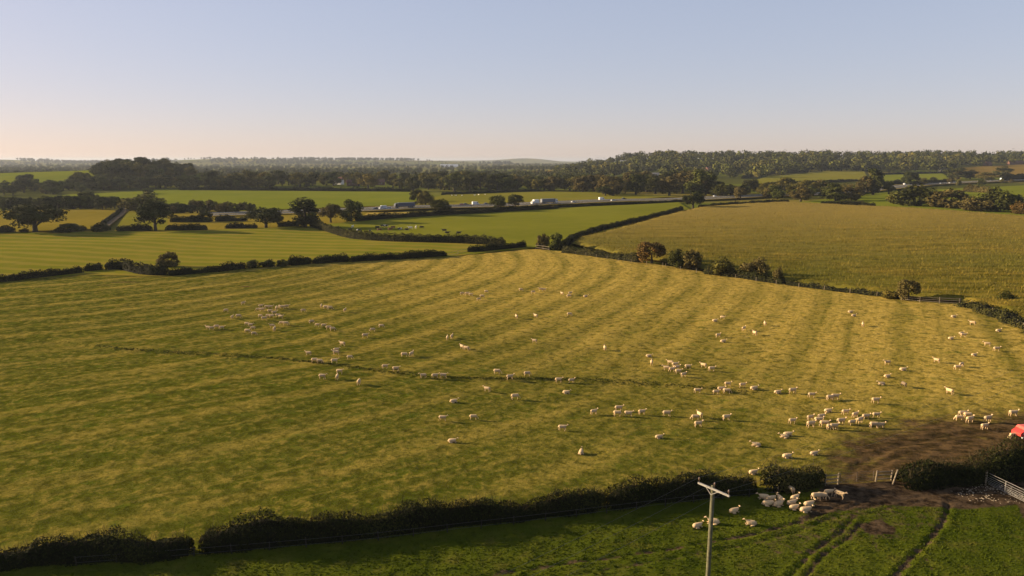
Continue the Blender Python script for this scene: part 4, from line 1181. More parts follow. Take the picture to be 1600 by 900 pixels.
# where they are, then pixel of the feet, pose, heading (0 = to the right in the photo, 90 = away)
FLOCK = [
 ('in the four-sheep row at the flock\'s outer edge', 'p', [(325, 515, 'S', 170), (331, 516, 'S', 10), (339, 514, 'G', 0), (347, 515, 'S', 20)]),
 ('among strays above the four-sheep row', 'p', [(353, 488, 'G', 180), (363, 498, 'S', 80), (373, 497, 'G', 0), (380, 476, 'S', 40)]),
 ('along the top of the tight far flock', 'p', [(403, 486, 'G', 180), (408, 481, 'S', 30), (410, 487, 'W', 0), (417, 482, 'G', 190), (423, 482, 'S', 0), (436, 482, 'S', 90), (441, 483, 'G', 0), (448, 482, 'W', 10)]),
 ('in the middle of the tight far flock', 'p', [(407, 496, 'G', 0), (413, 501, 'S', 20), (419, 496, 'G', 180), (422, 489, 'W', 0), (425, 497, 'S', 0), (429, 491, 'S', 20), (432, 485, 'S', 100), (435, 496, 'G', 0), (439, 498, 'W', -20)]),
 ('in the small knot just below the far flock', 'p', [(386, 509, 'W', 0), (387, 521, 'G', 0), (392, 511, 'W', 0), (395, 516, 'G', 180), (397, 524, 'G', 0)]),
 ('in the short string below the far flock', 'p', [(425, 512, 'S', 180), (429, 517, 'S', 90), (440, 508, 'G', 180), (447, 509, 'G', 0)]),
 ('trailing off past the far flock', 'p', [(474, 488, 'G', 0), (502, 481, 'S', 100), (509, 483, 'W', 0), (516, 484, 'G', 0), (539, 488, 'S', 90)]),
 ('in the slanting file right of the far flock', 'p', [(487, 505, 'G', 20), (496, 511, 'W', 0), (506, 512, 'W', 0), (514, 515, 'G', 0), (520, 517, 'G', 0)]),
 ('of the three spread past the slanting file', 'p', [(571, 528, 'S', 10), (582, 518, 'G', 180), (596, 512, 'G', 0)]),
 ('in the scattered group over the dark bank line', 'p', [(482, 556, 'S', 160), (492, 567, 'G', 0), (500, 568, 'G', 0), (523, 569, 'S', 0), (525, 555, 'S', 170), (526, 550, 'W', 10), (535, 541, 'S', 150), (547, 562, 'G', 0)]),
 ('in the group under the start of the dark bank', 'p', [(504, 592, 'W', 0), (527, 592, 'S', 90), (531, 584, 'S', 0), (561, 601, 'G', 80)]),
 ('of the pairs crossing the dark bank line', 'p', [(602, 577, 'W', 0), (619, 581, 'W', 10), (632, 558, 'G', 0), (643, 557, 'S', 80)]),
 ('in the trio walking along the dark bank', 'p', [(661, 590, 'W', 180), (680, 591, 'W', 0), (693, 591, 'W', 0)]),
 ('in the cluster nearest the far gap in the hedge', 'p', [(722, 461, 'G', 30), (730, 462, 'W', 0), (736, 463, 'S', 0), (748, 470, 'G', 20), (753, 465, 'G', 0), (760, 458, 'G', 0)]),
 ('of the top row under the field crest', 'p', [(814, 455, 'G', 0), (833, 459, 'G', 20), (845, 455, 'S', 170), (850, 455, 'W', 0)]),
 ('of the high group toward the orange tree', 'p', [(878, 461, 'S', 130), (889, 465, 'G', 0), (891, 461, 'S', 40), (915, 464, 'L', 0)]),
 ('of three spaced out below the field crest', 'p', [(807, 498, 'S', 100), (837, 496, 'S', 120), (890, 494, 'G', 0)]),
 ('of the two close pairs in mid field', 'p', [(699, 531, 'S', 90), (706, 529, 'S', 80), (722, 545, 'S', 130), (729, 548, 'G', -20)]),
 ('of two loners on the open middle sward', 'p', [(835, 536, 'S', 160), (945, 547, 'S', 90)]),
 ('of five on the dark bank at mid field', 'p', [(777, 586, 'G', 0), (797, 593, 'S', 10), (824, 590, 'G', 0), (873, 596, 'W', 0), (893, 597, 'W', 10)]),
 ('of the loose four under the dark bank', 'p', [(709, 629, 'L', 10), (761, 611, 'S', 160), (805, 624, 'G', 20), (885, 614, 'L', 0)]),
 ('of the lower scattered few in mid pasture', 'p', [(692, 658, 'W', 0), (707, 691, 'L', 0), (740, 656, 'G', 0), (879, 673, 'W', 0), (908, 709, 'L', 80)]),
 ('of the walking group below mid field', 'p', [(928, 647, 'S', 20), (965, 650, 'G', 0), (967, 642, 'W', 0), (982, 651, 'W', 0), (1003, 648, 'S', 10), (1042, 650, 'W', 0)]),
 ('in the knot at the golden slope foot', 'p', [(1014, 558, 'L', 0), (1018, 571, 'S', 90), (1041, 580, 'S', 170), (1047, 571, 'S', 150), (1050, 582, 'W', 10), (1055, 574, 'W', 0), (1057, 579, 'S', 10), (1060, 585, 'W', 0), (1068, 591, 'S', 20), (1075, 577, 'W', 0)]),
 ('of two just past the golden slope knot', 'p', [(1099, 575, 'S', 150), (1112, 581, 'W', 0)]),
 ('high on the golden slope below the bushes', 'p', [(1117, 503, 'L', 10), (1122, 527, 'S', 20), (1129, 499, 'S', -20), (1130, 535, 'L', 0), (1162, 517, 'S', 40), (1179, 524, 'S', 110), (1195, 509, 'S', 80)]),
 ('in the group at the dark bank\'s end', 'p', [(1090, 612, 'W', 0), (1119, 614, 'W', 0), (1127, 611, 'W', 10), (1136, 613, 'G', 0), (1137, 606, 'W', 0), (1160, 608, 'W', 0), (1178, 611, 'L', 0)]),
 ('of the trio and single on the lower sward', 'p', [(1086, 656, 'G', 180), (1091, 667, 'S', 20), (1093, 652, 'S', 120), (1135, 656, 'S', 10)]),
 ('of those walking up to the mud', 'p', [(1215, 616, 'L', 0), (1238, 617, 'W', 0), (1268, 623, 'W', 0), (1297, 627, 'G', 0), (1305, 626, 'W', 0), (1294, 642, 'L', 0), (1368, 632, 'W', 0)]),
 ('resting above the near hedge', 'p', [(1030, 685, 'L', 0), (1181, 698, 'L', 170), (1225, 684, 'L', 180), (1231, 681, 'L', 0), (1230, 715, 'L', 10), (1272, 711, 'L', 0)]),
 ('in the crowd\'s outer half near the mud', 'p', [(1238, 662, 'W', 0), (1266, 656, 'S', 10), (1267, 667, 'S', 20), (1279, 660, 'W', 0), (1283, 655, 'W', 10), (1288, 666, 'W', 0), (1298, 671, 'G', 0)]),
 ('in the crowd standing at the mud edge', 'p', [(1303, 671, 'W', 0), (1314, 662, 'S', 15), (1321, 647, 'W', 0), (1331, 664, 'W', 5), (1336, 652, 'S', 20), (1343, 661, 'S', 25), (1353, 655, 'W', 10), (1366, 668, 'G', 0), (1369, 652, 'W', 0), (1376, 668, 'S', 10)]),
 ('by the muddy hollow', 'p', [(1498, 657, 'G', 180), (1504, 651, 'W', 0), (1512, 653, 'G', 0), (1515, 660, 'S', 10), (1538, 671, 'S', 20), (1543, 660, 'S', 10), (1583, 650, 'S', 0), (1583, 686, 'G', 190)]),
 ('scattered on the slope over the mud', 'p', [(1377, 602, 'L', 170), (1386, 590, 'L', 0), (1386, 570, 'W', 170), (1411, 579, 'L', 0), (1463, 567, 'S', 120), (1483, 616, 'S', 110), (1496, 578, 'W', 0), (1502, 573, 'G', 30)]),
 ('spread under the wooden rail fence', 'p', [(1329, 489, 'L', 0), (1334, 494, 'L', 0), (1348, 510, 'S', 80), (1490, 496, 'L', 0), (1519, 508, 'S', 150)]),
 ('along the curved post fence', 'p', [(1486, 530, 'L', 0), (1502, 522, 'L', 0), (1505, 527, 'W', 0), (1522, 556, 'L', 10), (1542, 541, 'S', 160), (1557, 549, 'W', 0), (1560, 518, 'L', 0)]),
 ('beside the utility pole', 'f', [(1090, 824, 'L', 10), (1114, 818, 'L', 170), (1147, 801, 'L', 15), (1173, 821, 'L', 180)]),
 ('in the resting huddle, outer side', 'f', [(1193, 780, 'L', 180), (1200, 790, 'L', 0), (1205, 782, 'L', 10), (1216, 791, 'L', 20), (1219, 783, 'L', 90)]),
 ('in the resting huddle, pole\'s far side', 'f', [(1235, 770, 'S', 100), (1237, 789, 'L', 10), (1241, 796, 'L', 10), (1242, 781, 'L', 20), (1259, 800, 'L', 15), (1264, 791, 'L', 10)]),
 ('near the hedge end by the field gate', 'f', [(1276, 781, 'G', 0), (1285, 780, 'G', -10), (1295, 775, 'W', 0), (1312, 779, 'S', -60)]),
 ('just behind the near hedge gap', 'p', [(1177, 741, 'L', 10)]),
]
first = True
for where, fld, members in FLOCK:
    members = sorted(members)
    for i, (px, py, pose, hd) in enumerate(members):
        p = G(px, py)
        p.z = (gz_pasture(p) if fld == 'p' else gz_fore(p)) - .02
        o = link('sheep', SHEEP_MESH[WORD[pose][0]], None, p, R(hd + random.uniform(-12, 12)))
        k = random.uniform(.90, 1.08) * .98
        o.scale = (k, k * random.choice((1, -1)), k)
        pl = WORD[pose][1]
        lab = f'cream sheep {pl} {where}' if len(members) == 1 else f'cream sheep {pl}, {ORD[i]} from left {where}'
        tag(o, lab, 'sheep', 'sheep flock on the two pastures')
p = G(1412, 605); p.z = gz_pasture(p) - .02
o = link('sheep', None or SHEEP_MESH['graze'].copy(), None, p, R(95)); o.data.materials[0] = M['dark_wool']
tag(o, 'dark brown sheep standing alone among cream ones above the mud', 'sheep', 'sheep flock on the two pastures')

# --- cattle
def cow_mesh(pose, mat):
    mb = MB()
    body = [(-1.02, 0, 1.05, .06, .08, 0), (-.98, 0, 1.04, .24, .26, 0), (-.75, 0, 1.02, .31, .36, 0), (-.2, 0, .93, .36, .42, 0), (.35, 0, .95, .32, .40, 0), (.72, 0, 1.03, .22, .33, -.2)]
    lie = pose == 'lie'
    neck = [(.95, 0, 1.0, .15, .24, .4), (1.15, 0, .78, .12, .18, .8), (1.27, 0, .52, .11, .14, 1.0), (1.36, 0, .32, .09, .10, 1.0), (1.42, 0, .16, .07, .07, 1.0)] if pose == 'graze' else \
           [(.95, 0, 1.15, .15, .24, -.6), (1.12, 0, 1.32, .12, .17, -.6), (1.25, 0, 1.40, .12, .13, -.1), (1.42, 0, 1.34, .09, .10, .4), (1.56, 0, 1.24, .07, .07, .4)]
    dz = -.50 if lie else 0
    loft(mb, [(x, y, z + dz, w, h, t) for x, y, z, w, h, t in body + neck])
    hx, hz = (1.24, .56) if pose == 'graze' else (1.22, 1.46 + dz)
    for s in (-1, 1):
        if lie:
            mb.tube([(.6, .2 * s, .3), (.85, .26 * s, .12), (.55, .3 * s, .07)], [.13, .08, .06], 6)
            mb.tube([(-.7, .3 * s, .35), (-.3, .42 * s, .14), (-.05, .4 * s, .07)], [.2, .1, .06], 6)
        else:
            mb.tube([(.62, .18 * s, .85), (.64, .18 * s, .45), (.62, .18 * s, .08), (.65, .18 * s, 0)], [.14, .075, .055, .07], 6)
            mb.tube([(-.8, .2 * s, .95), (-.72, .2 * s, .68), (-.9, .2 * s, .44), (-.85, .2 * s, .08), (-.82, .2 * s, 0)], [.21, .14, .075, .055, .07], 6)
        mb.tube([(hx, .1 * s, hz), (hx - .04, .27 * s, hz + .02)], [.055, .03], 5)
    mb.tube([(-1.0, 0, 1.25 + dz), (-1.1, 0, .9 + dz), (-1.1, 0, max(.1, .5 + dz))], [.05, .04, .05], 5)
    return animal_mesh('cow', mb, mat, .06, lambda c: np.zeros(len(c)))
def hide(name, a, b, scale):
    t = NT(name, .7, .2)
    return t.col(t.mix(t.ramp(t.noise(t.obj(), scale, 2, .4), .49, .53), a, b))
HIDE = {'black': hide('black_hide', (.02, .017, .015), (.03, .026, .022), 2), 'white': hide('cream_hide', (.62, .54, .42), (.70, .62, .50), 2),
        'brown': hide('brown_hide', (.15, .07, .03), (.19, .09, .045), 2), 'pied': hide('black_white_hide', (.02, .018, .016), (.62, .56, .46), 1.3)}
COWM = {}
def cow(px, py, pose, colr, hd, label):
    if (pose, colr) not in COWM:
        base = next((m for (q, c), m in COWM.items() if q == pose), None)
        if base is None: m = cow_mesh(pose, HIDE[colr])
        else: m = base.copy(); m.materials[0] = HIDE[colr]
        COWM[(pose, colr)] = m
    p = G(px, py); p.z += .02 + .0003 * math.hypot(p.x, p.y)
    o = link('cow', COWM[(pose, colr)], None, p, R(hd))
    o.scale = (1.15,) * 3
    tag(o, label, 'cow', 'cattle grazing beyond the curved hedge')
for a in [(547, 360, 'lie', 'black', 10, 'black cow lying at the end of the herd'), (551, 357, 'stand', 'white', 80, 'white cow standing behind the endmost lying black cow'),
          (561, 363, 'stand', 'pied', 0, 'black and white cow nearest the curved hedge'), (578, 364, 'stand', 'black', 80, 'black cow close to the curved hedge in the herd'),
          (590, 358, 'stand', 'black', 0, 'black cow in the middle of the pied herd'), (593, 362, 'graze', 'brown', 0, 'brown cow grazing below the middle black cow'),
          (598, 356, 'graze', 'pied', 180, 'black and white cow at the back of the herd'), (604, 356, 'stand', 'pied', 0, 'second black and white cow at the herd back'),
          (610, 361, 'stand', 'brown', 20, 'second brown cow standing right of the grazing one'), (614, 358, 'graze', 'brown', 180, 'brown cow grazing behind the second brown one'),
          (625, 359, 'lie', 'pied', 0, 'pied cow lying apart in mid herd'), (636, 360, 'lie', 'black', 0, 'black cow lying beside a pied one'),
          (641, 359, 'stand', 'white', 180, 'white cow beside the lying black one'), (650, 358, 'stand', 'white', 90, 'white cow seen from behind past mid herd'),
          (659, 358, 'graze', 'black', 0, 'black cow grazing alone right of the white ones'), (694, 363, 'stand', 'black', 180, 'black cow standing in the separate pair'),
          (699, 365, 'lie', 'black', 0, 'black cow lying in the separate pair'), (717, 367, 'stand', 'black', 0, 'lone black cow farthest along the hedge')]: cow(*a)
for k, (px, py) in enumerate([(706, 306), (712, 306), (722, 306), (742, 305.5), (748, 304.8), (758, 304.5)]):
    p = G(px, py)
    if ('lie', 'white') not in COWM:
        COWM[('lie', 'white')] = COWM[('lie', 'black')].copy(); COWM[('lie', 'white')].materials[0] = HIDE['white']
    o = link('cow', COWM[('lie', 'white')], None, p, random.uniform(0, 6)); o.scale = (1.2,) * 3
    tag(o, f'tiny pale animal in the motorway meadow, {ORD[k]} of six from left', 'cow', 'pale animals in the motorway meadow')

# ------------------------------------------------------------------ utility pole and wires
def plane_pt(px, py, z):
    a, b, c = pix_ray(px, py); t = (z - CAM_H) / c
    return Vector((a * t, b * t, z))
ARM_Z = 15.4
A_, B_ = plane_pt(1094, 753, ARM_Z), plane_pt(1143, 774, ARM_Z)
mid = plane_pt(1114, 762, ARM_Z)
arm = (B_ - A_).normalized(); prp = Vector((-arm.y, arm.x, 0))
gb = Vector((mid.x - .12, mid.y - .1, 0)); gb.z = float(H(gb.x, gb.y))
pole = empty('utility_pole', gb)
def child(mb, name, mat, root, smooth=False):
    me = mb.mesh(name, mat, smooth); me.transform(Matrix.Translation(-root.location)); return link(name, me, root)
child(MB().tube([gb - Vector((0, 0, .5)), gb.lerp(mid, .5), Vector((mid.x, mid.y, ARM_Z + .12))], [.17, .15, .13], 14), 'post', M['pole_wood'], pole, True)
fr = prp * -.20
child(MB().beam(A_ + fr, B_ + fr, .10, .11), 'crossarm', M['grey_steel'], pole)
for s, e in ((-1, A_), (1, B_)):
    q = mid.lerp(e, .38)
    child(MB().beam(Vector((mid.x, mid.y, ARM_Z - .42)) + fr * .9, Vector((q.x, q.y, ARM_Z - .05)) + fr, .035, .035), 'brace', M['grey_steel'], pole)
tops = []
for q in (A_.lerp(B_, .03), mid + arm * .12 + fr * -1, A_.lerp(B_, .97)):
    b = q + fr + Vector((0, 0, .06)); t = b + Vector((0, 0, .34)); tops.append(t)
    child(MB().tube([b, b + Vector((0, 0, .16)), b + Vector((0, 0, .17)), b + Vector((0, 0, .22)), b + Vector((0, 0, .23)), t], [.022, .022, .06, .05, .065, .035], 8), 'insulator', M['ceramic'], pole, True)
tag(pole, 'wooden utility pole with a pale steel crossarm and three insulators', 'utility pole')
for k, t in enumerate(tops):
    far1 = t - prp * 80 if prp.y > 0 else t + prp * 80
    far2 = t + prp * 95 if prp.y > 0 else t - prp * 95
    pts = []
    for a, b, sag in ((far1, t, 1.6), (t, far2, 2.2)):
        for i in range(17):
            u = i / 16
            if pts and i == 0: continue
            q = a.lerp(b, u); q.z -= sag * 4 * u * (1 - u); pts.append(q)
    wo = MB().tube(pts, .007, 5, False).build('power_line', M['wire'])
    tag(wo, ('thin power line on the outer end of the crossarm', 'thin power line on the pole top insulator', 'thin power line on the nearer end of the crossarm')[k], 'power line', 'power lines on the utility pole')

# ------------------------------------------------------------------ fences and gates
def post_fence(pix, hgt, w, label, wires=0, rails=0, spacing=None, cat='fence', mat='wood', lean=.05, pts=None):
    P = pts or [G(*q) for q in pix]
    C = smooth_line([tuple(p.xy) for p in P], .5) if len(P) > 2 else np.array([tuple(P[0].xy), tuple(P[1].xy)])
    L = np.concatenate([[0], np.cumsum(np.linalg.norm(np.diff(C, axis=0), axis=1))])
    n = max(1, round(L[-1] / spacing)) if spacing else len(P) - 1
    ss = np.linspace(0, L[-1], n + 1)
    Q = [Vector((np.interp(s, L, C[:, 0]), np.interp(s, L, C[:, 1]), 0)) for s in ss]
    for q in Q: q.z = float(H(q.x, q.y))
    r = empty('post_and_rail_fence' if rails else 'wire_fence', Q[0])
    for q in Q:
        t = Vector((random.gauss(0, lean), random.gauss(0, lean), hgt * random.uniform(.93, 1.07)))
        child(MB().tube([q - Vector((0, 0, .25)), q + t], [w * .55, w * .5], 6), 'post', M[mat], r)
    for k in range(rails):
        z = hgt * (.25 + .65 * k / max(1, rails - 1))
        for a, b in zip(Q[:-1], Q[1:]):
            child(MB().beam(a + Vector((0, -w * .45, z + random.gauss(0, .03))), b + Vector((0, -w * .45, z + random.gauss(0, .03))), .05, .11), 'rail', M[mat], r)
    for k in range(wires):
        z = hgt * (.35 + .55 * k / max(1, wires - 1))
        child(MB().tube([q + Vector((0, -w * .5, z)) for q in Q], .012, 4, False), 'strand', M['wire'], r)
    tag(r, label, cat)
    return r
post_fence([(1500, 474), (1523, 479), (1550, 490), (1580, 504), (1605, 517), (1650, 540), (1760, 591), (2080, 728)], 1.35, .17, 'wire fence of pale posts curving along the overgrown bank', wires=3, spacing=3.2)
post_fence([(1040, 417), (1100, 428), (1160, 436), (1230, 447), (1300, 455), (1360, 462), (1412, 469)], 1.25, .15, 'wire fence of thin posts along the pasture side of the bushes', wires=2, spacing=7)
post_fence([(1408, 469), (1430, 471.5), (1455, 473), (1478, 474.5), (1499, 475.5)], 1.5, .2, 'weathered wooden rail fence beside the hawthorn', rails=3, spacing=4.2)
post_fence([(884, 395), (930, 402), (980, 410), (1036, 416)], 1.2, .14, 'thin post fence along the low scrubby hedge', wires=2, spacing=6)
post_fence([(837, 388), (846, 389), (858, 391)], 1.5, .22, 'short pale rail fence at the three field corner', rails=2)
post_fence([(700, 401), (715, 397), (732, 393)], 1.4, .18, 'rail fence closing the gap between trimmed hedges', rails=2)
post_fence([(120, 884), (330, 868), (560, 848), (700, 832), (830, 817), (950, 802), (1100, 784), (1180, 775), (1215, 773)], .95, .11, 'low wire fence in the shade of the near hedge', wires=2, spacing=3.4, mat='shade_wood')
post_fence([(1289, 759), (1309, 757)], 1.35, .16, 'two post wooden rails left of the muddy field gate', rails=3)
post_fence([(1368, 752.5), (1392, 751)], 1.35, .16, 'two post wooden rails right of the muddy field gate', rails=3)
q = G(1395, 757)
lp = empty('leaning_post', q)
child(MB().tube([q - Vector((.05, 0, .2)), q + Vector((.42, .05, 1.75))], [.10, .085], 7), 'post', M['wood'], lp)
tag(lp, 'stout pale wooden post leaning beside the right hand rails', 'post')

def bar_gate(pa, pb, hgt, bars, label, mat, diag=True, ext=0.0):
    A, B = pa.copy(), pb.copy(); A.z = float(H(A.x, A.y)) + .18; B.z = float(H(B.x, B.y)) + .18
    r = empty('field_gate', A)
    up = Vector((0, 0, 1))
    zs = [0, .17, .34, .52, .72, .95, 1.0][:bars - 1] if bars < 7 else [0, .12, .25, .40, .57, .77]
    for z in zs + [1.0]:
        child(MB().tube([A + up * hgt * z, B + up * hgt * z], .017, 6), 'bar', mat, r)
    for u in (0, .5, 1.0):
        q = A.lerp(B, u)
        child(MB().tube([q - up * .02, q + up * (hgt + .02)], .036, 6), 'upright', mat, r)
    if diag:
        child(MB().tube([A + up * .02, A.lerp(B, .5) + up * hgt * .98], .02, 5), 'brace', mat, r)
        child(MB().tube([B + up * .02, A.lerp(B, .5) + up * hgt * .98], .02, 5), 'brace', mat, r)
    tag(r, label, 'gate')
    return r
bar_gate(G(1312, 757), G(1364, 753), 1.15, 6, 'rusty thin barred field gate closing the muddy gateway', plain('rusty_steel', (.10, .075, .055), .8, .2, .3, .3, 8))
ga, gbb = G(1541, 757), G(1600, 786)
g2 = bar_gate(ga, gbb, 1.25, 7, 'galvanised seven bar gate standing open beside the pale rubble', M['grey_steel'], False)
post_fence([(1540, 758), (1541, 756.5)], 1.6, .16, 'stout wooden post pair holding the galvanised gate', rails=0)

# ------------------------------------------------------------------ red feed trailer at the edge
q = G(1603, 685); q.z = gz_pasture(q)
ft = empty('feed_trailer', q, R(8))
red = plain('red_paint', (.48, .035, .025), .45, .4, 0, .15, 3); white = plain('white_panel', (.72, .68, .62), .6, .3); rub = plain('black_rubber', (.02, .02, .02), .8, .2)
hop = MB().prism([(-1.55, .55), (1.6, .55), (1.6, 1.35), (-.9, 1.35), (-1.55, .95)], -.75, .75).build('hopper', red, ft)
MB().prism([(-1.0, 1.36), (1.65, 1.36), (1.3, 1.62), (-.7, 1.62)], -.8, .8).build('lid', plain('faded_red_paint', (.55, .10, .07), .5, .3), ft)
MB().box((-.85, -.76, .98), (.62, .02, .34)).build('label_panel', white, ft)
MB().box((.55, -.76, .98), (.62, .02, .34)).build('label_panel', white, ft)
MB().box((0, -.86, .42), (2.9, .22, .18)).build('trough', M['steel'], ft)
MB().beam((-1.5, 0, .5), (-2.3, 0, .42), .08, .08).build('drawbar', M['steel'], ft)
for s in (-1, 1):
    w = MB().tube([(.3, .70 * s, .36), (.3, .92 * s, .36)], .36, 16).build('wheel', rub, ft)
    MB().tube([(.3, .69 * s, .36), (.3, .935 * s, .36)], .18, 10).build('rim', white, w)
tag(ft, 'red sheep feed trailer with white panels on the mud', 'feed trailer')

# ------------------------------------------------------------------ vehicles on the motorway
RL = np.concatenate([[0], np.cumsum(np.linalg.norm(np.diff(road, axis=0), axis=1))])
def road_at(px, lane):
    x, y, z = road[:, 0], road[:, 1], RZ
    dep = y * CP + (CAM_H - z) * SP
    col = 800 + FPX * x / dep
    T, N = frame(road)
    qx, qy = x + N[:, 0] * lane, y + N[:, 1] * lane
    colq = 800 + FPX * qx / (qy * CP + (CAM_H - z) * SP)
    k = np.interp(px, colq, np.arange(len(colq)))
    f = lambda a: float(np.interp(k, np.arange(len(a)), a))
    return Vector((f(qx), f(qy), f(z) + .715)), math.atan2(f(T[:, 1]), f(T[:, 0]))
glass = plain('window_glass', (.03, .035, .04), .1, .6)
def paint(c): return plain('vehicle_paint', c, .35, .5, 0, .05)
PAINT = {'white': paint((.58, .57, .55)), 'silver': paint((.40, .41, .42)), 'black': paint((.03, .03, .035)), 'blue': paint((.045, .055, .09)), 'grey': paint((.10, .11, .13)), 'red': paint((.35, .04, .03))}
def wheels(r, xs, y, rad):
    for x in xs:
        for s in (-1, 1):
            w = MB().tube([(x, (y - .26) * s, rad), (x, y * s, rad)], rad, 12).build('wheel', rub, r)
            MB().tube([(x, (y - .25) * s, rad), (x, (y + .012) * s, rad)], rad * .55, 8).build('rim', M['steel'], w)
def car(px, lane, c, label, flip=False):
    p, a = road_at(px, lane); r = empty('car', p, a + (math.pi if flip else 0))
    MB().prism([(-2.1, .32), (2.1, .32), (2.15, .72), (1.2, .88), (-1.9, .92), (-2.15, .8)], -.88, .88).build('body', PAINT[c], r)
    MB().prism([(.95, .885), (.35, 1.40), (-1.35, 1.42), (-1.85, .925)], -.74, .74).build('cabin', glass, r)
    MB().prism([(.33, 1.41), (.28, 1.46), (-1.28, 1.48), (-1.36, 1.43)], -.70, .70).build('roof', PAINT[c], r)
    wheels(r, (-1.35, 1.35), .9, .33)
    tag(r, label, 'car', 'vehicles on the motorway')
def van(px, lane, c, label, flip=False):
    p, a = road_at(px, lane); r = empty('van', p, a + (math.pi if flip else 0))
    MB().prism([(-2.8, .4), (2.8, .4), (2.85, 1.05), (2.2, 1.25), (1.55, 2.3), (1.2, 2.55), (-2.75, 2.55), (-2.8, 2.3)], -1.0, 1.0).build('body', PAINT[c], r)
    MB().prism([(2.22, 1.28), (1.62, 2.2), (1.5, 2.2), (2.1, 1.28)], -.9, .9).build('windscreen', glass, r)
    for s in (-1, 1): MB().prism([(2.0, 1.35), (1.5, 2.1), (.8, 2.1), (.8, 1.35)], 1.005 * s - .004, 1.005 * s + .004).build('side_window', glass, r)
    wheels(r, (-1.8, 1.9), 1.02, .36)
    tag(r, label, 'van', 'vehicles on the motorway')
def lorry(px, lane, ctrailer, ccab, label, L=13.6, flip=False):
    p, a = road_at(px, lane); r = empty('lorry', p, a + (math.pi if flip else 0))
    MB().box((-1.4, 0, 2.55), (L, 2.5, 2.8)).build('trailer', PAINT[ctrailer], r)
    MB().box((-1.4, 0, .98), (L - .4, 2.1, .3)).build('chassis', rub, r)
    x0 = L / 2 - 1.4
    MB().prism([(x0 + .5, .45), (x0 + 2.6, .45), (x0 + 2.65, 1.7), (x0 + 2.4, 2.9), (x0 + 1.9, 3.6), (x0 + .5, 3.75)], -1.23, 1.23).build('cab', PAINT[ccab], r)
    MB().prism([(x0 + 2.66, 1.75), (x0 + 2.43, 2.85), (x0 + 2.36, 2.85), (x0 + 2.58, 1.75)], -1.1, 1.1).build('windscreen', glass, r)
    for s in (-1, 1): MB().prism([(x0 + 2.3, 1.8), (x0 + 2.15, 2.7), (x0 + 1.3, 2.7), (x0 + 1.3, 1.8)], 1.236 * s - .004, 1.236 * s + .004).build('side_window', glass, r)
    wheels(r, (-L / 2 + .2, -L / 2 + 1.5, -L / 2 + 2.8, x0 + .3, x0 + 1.9), 1.24, .5)
    tag(r, label, 'lorry', 'vehicles on the motorway')
def box_truck(px, lane, c, label, flip=False):
    p, a = road_at(px, lane); r = empty('box_truck', p, a + (math.pi if flip else 0))
    MB().box((-.9, 0, 2.35), (5.2, 2.4, 2.7)).build('box', PAINT[c], r)
    MB().box((0, 0, .85), (6.6, 1.6, .25)).build('chassis', rub, r)
    MB().prism([(1.8, .45), (3.6, .45), (3.65, 1.4), (3.3, 2.4), (1.8, 2.5)], -1.12, 1.12).build('cab', PAINT[c], r)
    MB().prism([(3.66, 1.45), (3.34, 2.32), (3.28, 2.32), (3.58, 1.45)], -1, 1).build('windscreen', glass, r)
    wheels(r, (-2.4, 2.6), 1.15, .45)
    tag(r, label, 'lorry', 'vehicles on the motorway')
NR, FR = -9.0, 9.0          # near and far carriageway
lorry(632, NR + 2, 'blue', 'black', 'dark blue articulated lorry on the motorway', 13.6, True)
car(586, NR, 'black', 'black car ahead of the lorry', True)
van(598, NR, 'silver', 'silver grey van just ahead of the dark blue lorry', True)
car(607, NR - 2, 'white', 'white car beside the dark blue lorry', True)
van(743, FR, 'white', 'white van between the two lorries')
car(728, FR, 'black', 'black car behind the white van')
car(722, FR - 3, 'red', 'dark red car trailing two ahead of the white van')
car(760, FR, 'black', 'black car just ahead of the white van')
lorry(858, NR + 1, 'grey', 'white', 'grey sided articulated lorry behind the white box truck')
box_truck(836, NR + 1, 'white', 'white box truck in front of the small motorway trees', True)
car(896, NR, 'white', 'white car right of the grey lorry')
van(940, FR - 3, 'white', 'white van before the meadow tree')
car(958, NR, 'white', 'white car alone past the meadow tree')
car(975, FR, 'black', 'black car past the white one')
car(1117, FR, 'white', 'white car right of the lone dark tree')
van(1304, NR, 'white', 'white van glimpsed among the thicket trees')
car(1392, NR, 'white', 'white car where the motorway clears the trees')
van(1413, FR, 'white', 'white van behind the dome bushes')
car(1452, FR, 'white', 'white car on the far motorway stretch')
car(1470, NR, 'silver', 'silver car second on the far motorway stretch')
car(1484, NR, 'white', 'white car third on the far motorway stretch')
car(1489, FR, 'silver', 'silver car leading the far motorway stretch')
car(1548, FR, 'black', 'black car near the pale blue lorry')
PAINT['pale'] = paint((.50, .62, .68))
box_truck(1565, FR, 'pale', 'pale blue box lorry under the brick farmhouse hill')

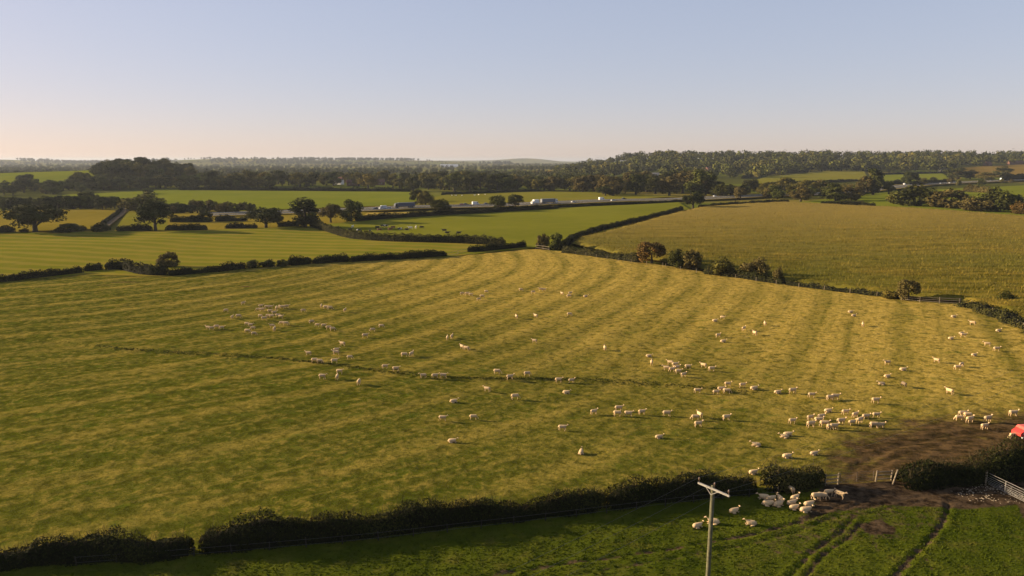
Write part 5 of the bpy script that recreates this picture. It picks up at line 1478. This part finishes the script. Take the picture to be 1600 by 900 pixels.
# ------------------------------------------------------------------ houses
brick = plain('red_brick', (.13, .07, .05), .9, .1, 0, .2); render = plain('white_render', (.62, .59, .54), .9, .1); tile = plain('clay_tile', (.12, .06, .045), .9, .1, 0, .25); slate = plain('grey_slate', (.12, .12, .13), .8, .2)
pale_roof = plain('pale_sheet_roof', (.55, .53, .5), .5, .4)
def house(px, py, w, d, h, rz, wall, roof, label, chim=True, cat='house', dz=0.0):
    p = G(px, py); r = empty('house' if cat == 'house' else 'barn', p, R(rz))
    MB().box((0, 0, h / 2 - .5), (w, d, h + 1)).build('wall', wall, r)
    k = d * .42
    rf = MB().prism([(-d / 2 - .4, 0), (d / 2 + .4, 0), (d / 2 + .4, .2), (0, k + .2), (-d / 2 - .4, .2)], -w / 2 - .3, w / 2 + .3)
    rf.v = [(y, x, z + h) for x, y, z in rf.v]
    ro = rf.build('roof', roof, r)
    if chim: MB().box((w * .33, 0, h + k + .5), (.9, .7, 1.8)).build('chimney', brick, ro)
    for u in (-.3, .0, .3):
        for z in ((1.5, h - 1.2) if h > 4.5 else (1.5,)):
            wi = MB().box((w * u, -d / 2 - .03, z), (1.2, .08, 1.2)).build('window', render, r)
            MB().box((w * u, -d / 2 - .075, z), (1.0, .03, 1.0)).build('pane', glass, wi)
    MB().box((w * .15, -d / 2 - .03, .9), (1, .08, 2)).build('door', M['wood'], r)
    tag(r, label, cat)
house(529, 287, 13, 8, 5.4, -25, render, tile, 'white house with clay roof in the wood behind the crop field')
house(551, 289, 16, 8, 4, 15, brick, tile, 'low brick house beside the white one in the wood')
house(590, 288, 20, 8, 3.4, 5, brick, tile, 'long low brick building right of the brick house', False)
house(925, 288, 9, 7, 5, 20, render, tile, 'small pale house in the brown autumn wood')
house(1024, 277, 14, 8, 5, -10, render, slate, 'white house above the autumn wood')
house(1107, 268, 13, 9, 6, 30, brick, tile, 'tall brick house among the ridge trees')
house(1137, 270, 10, 8, 5.5, -20, render, tile, 'white house just right of the tall brick one')
house(1354, 265, 10, 7, 4.5, 10, render, slate, 'tiny white house at the ridge wood edge')
house(1476, 268, 24, 10, 3.2, 5, render, pale_roof, 'long low white building at the foot of the ridge wood', False)
house(1543, 259, 20, 12, 5, 35, brick, tile, 'red roofed barn on the bare hillside', False, 'barn')
house(1588, 257, 44, 11, 4.5, 2, brick, tile, 'long brick farmhouse range on the hill at the edge')
house(702, 261, 90, 24, 4, 0, pale_roof, pale_roof, 'very distant pale glasshouse on the plain', False, 'barn')

# ------------------------------------------------------------------ haze
hz = MB().box((0, 0, 0), (1, 1, 1)).mesh('haze')
hm = bpy.data.materials.new('haze_air'); hm.use_nodes = True
hm.node_tree.nodes.clear()
ho = hm.node_tree.nodes.new('ShaderNodeOutputMaterial'); hv = hm.node_tree.nodes.new('ShaderNodeVolumePrincipled')
hv.inputs['Color'].default_value = (.46, .51, .60, 1)
hv.inputs['Density'].default_value = .000055
hv.inputs['Density Attribute'].default_value = ''
hv.inputs['Anisotropy'].default_value = .2
hm.node_tree.links.new(hv.outputs[0], ho.inputs['Volume'])
hz.materials.append(hm)
ho_ = link('haze', hz, None, (0, 0, 26))
ho_.scale = (58000, 58000, 112)
tag(ho_, kind='stuff')
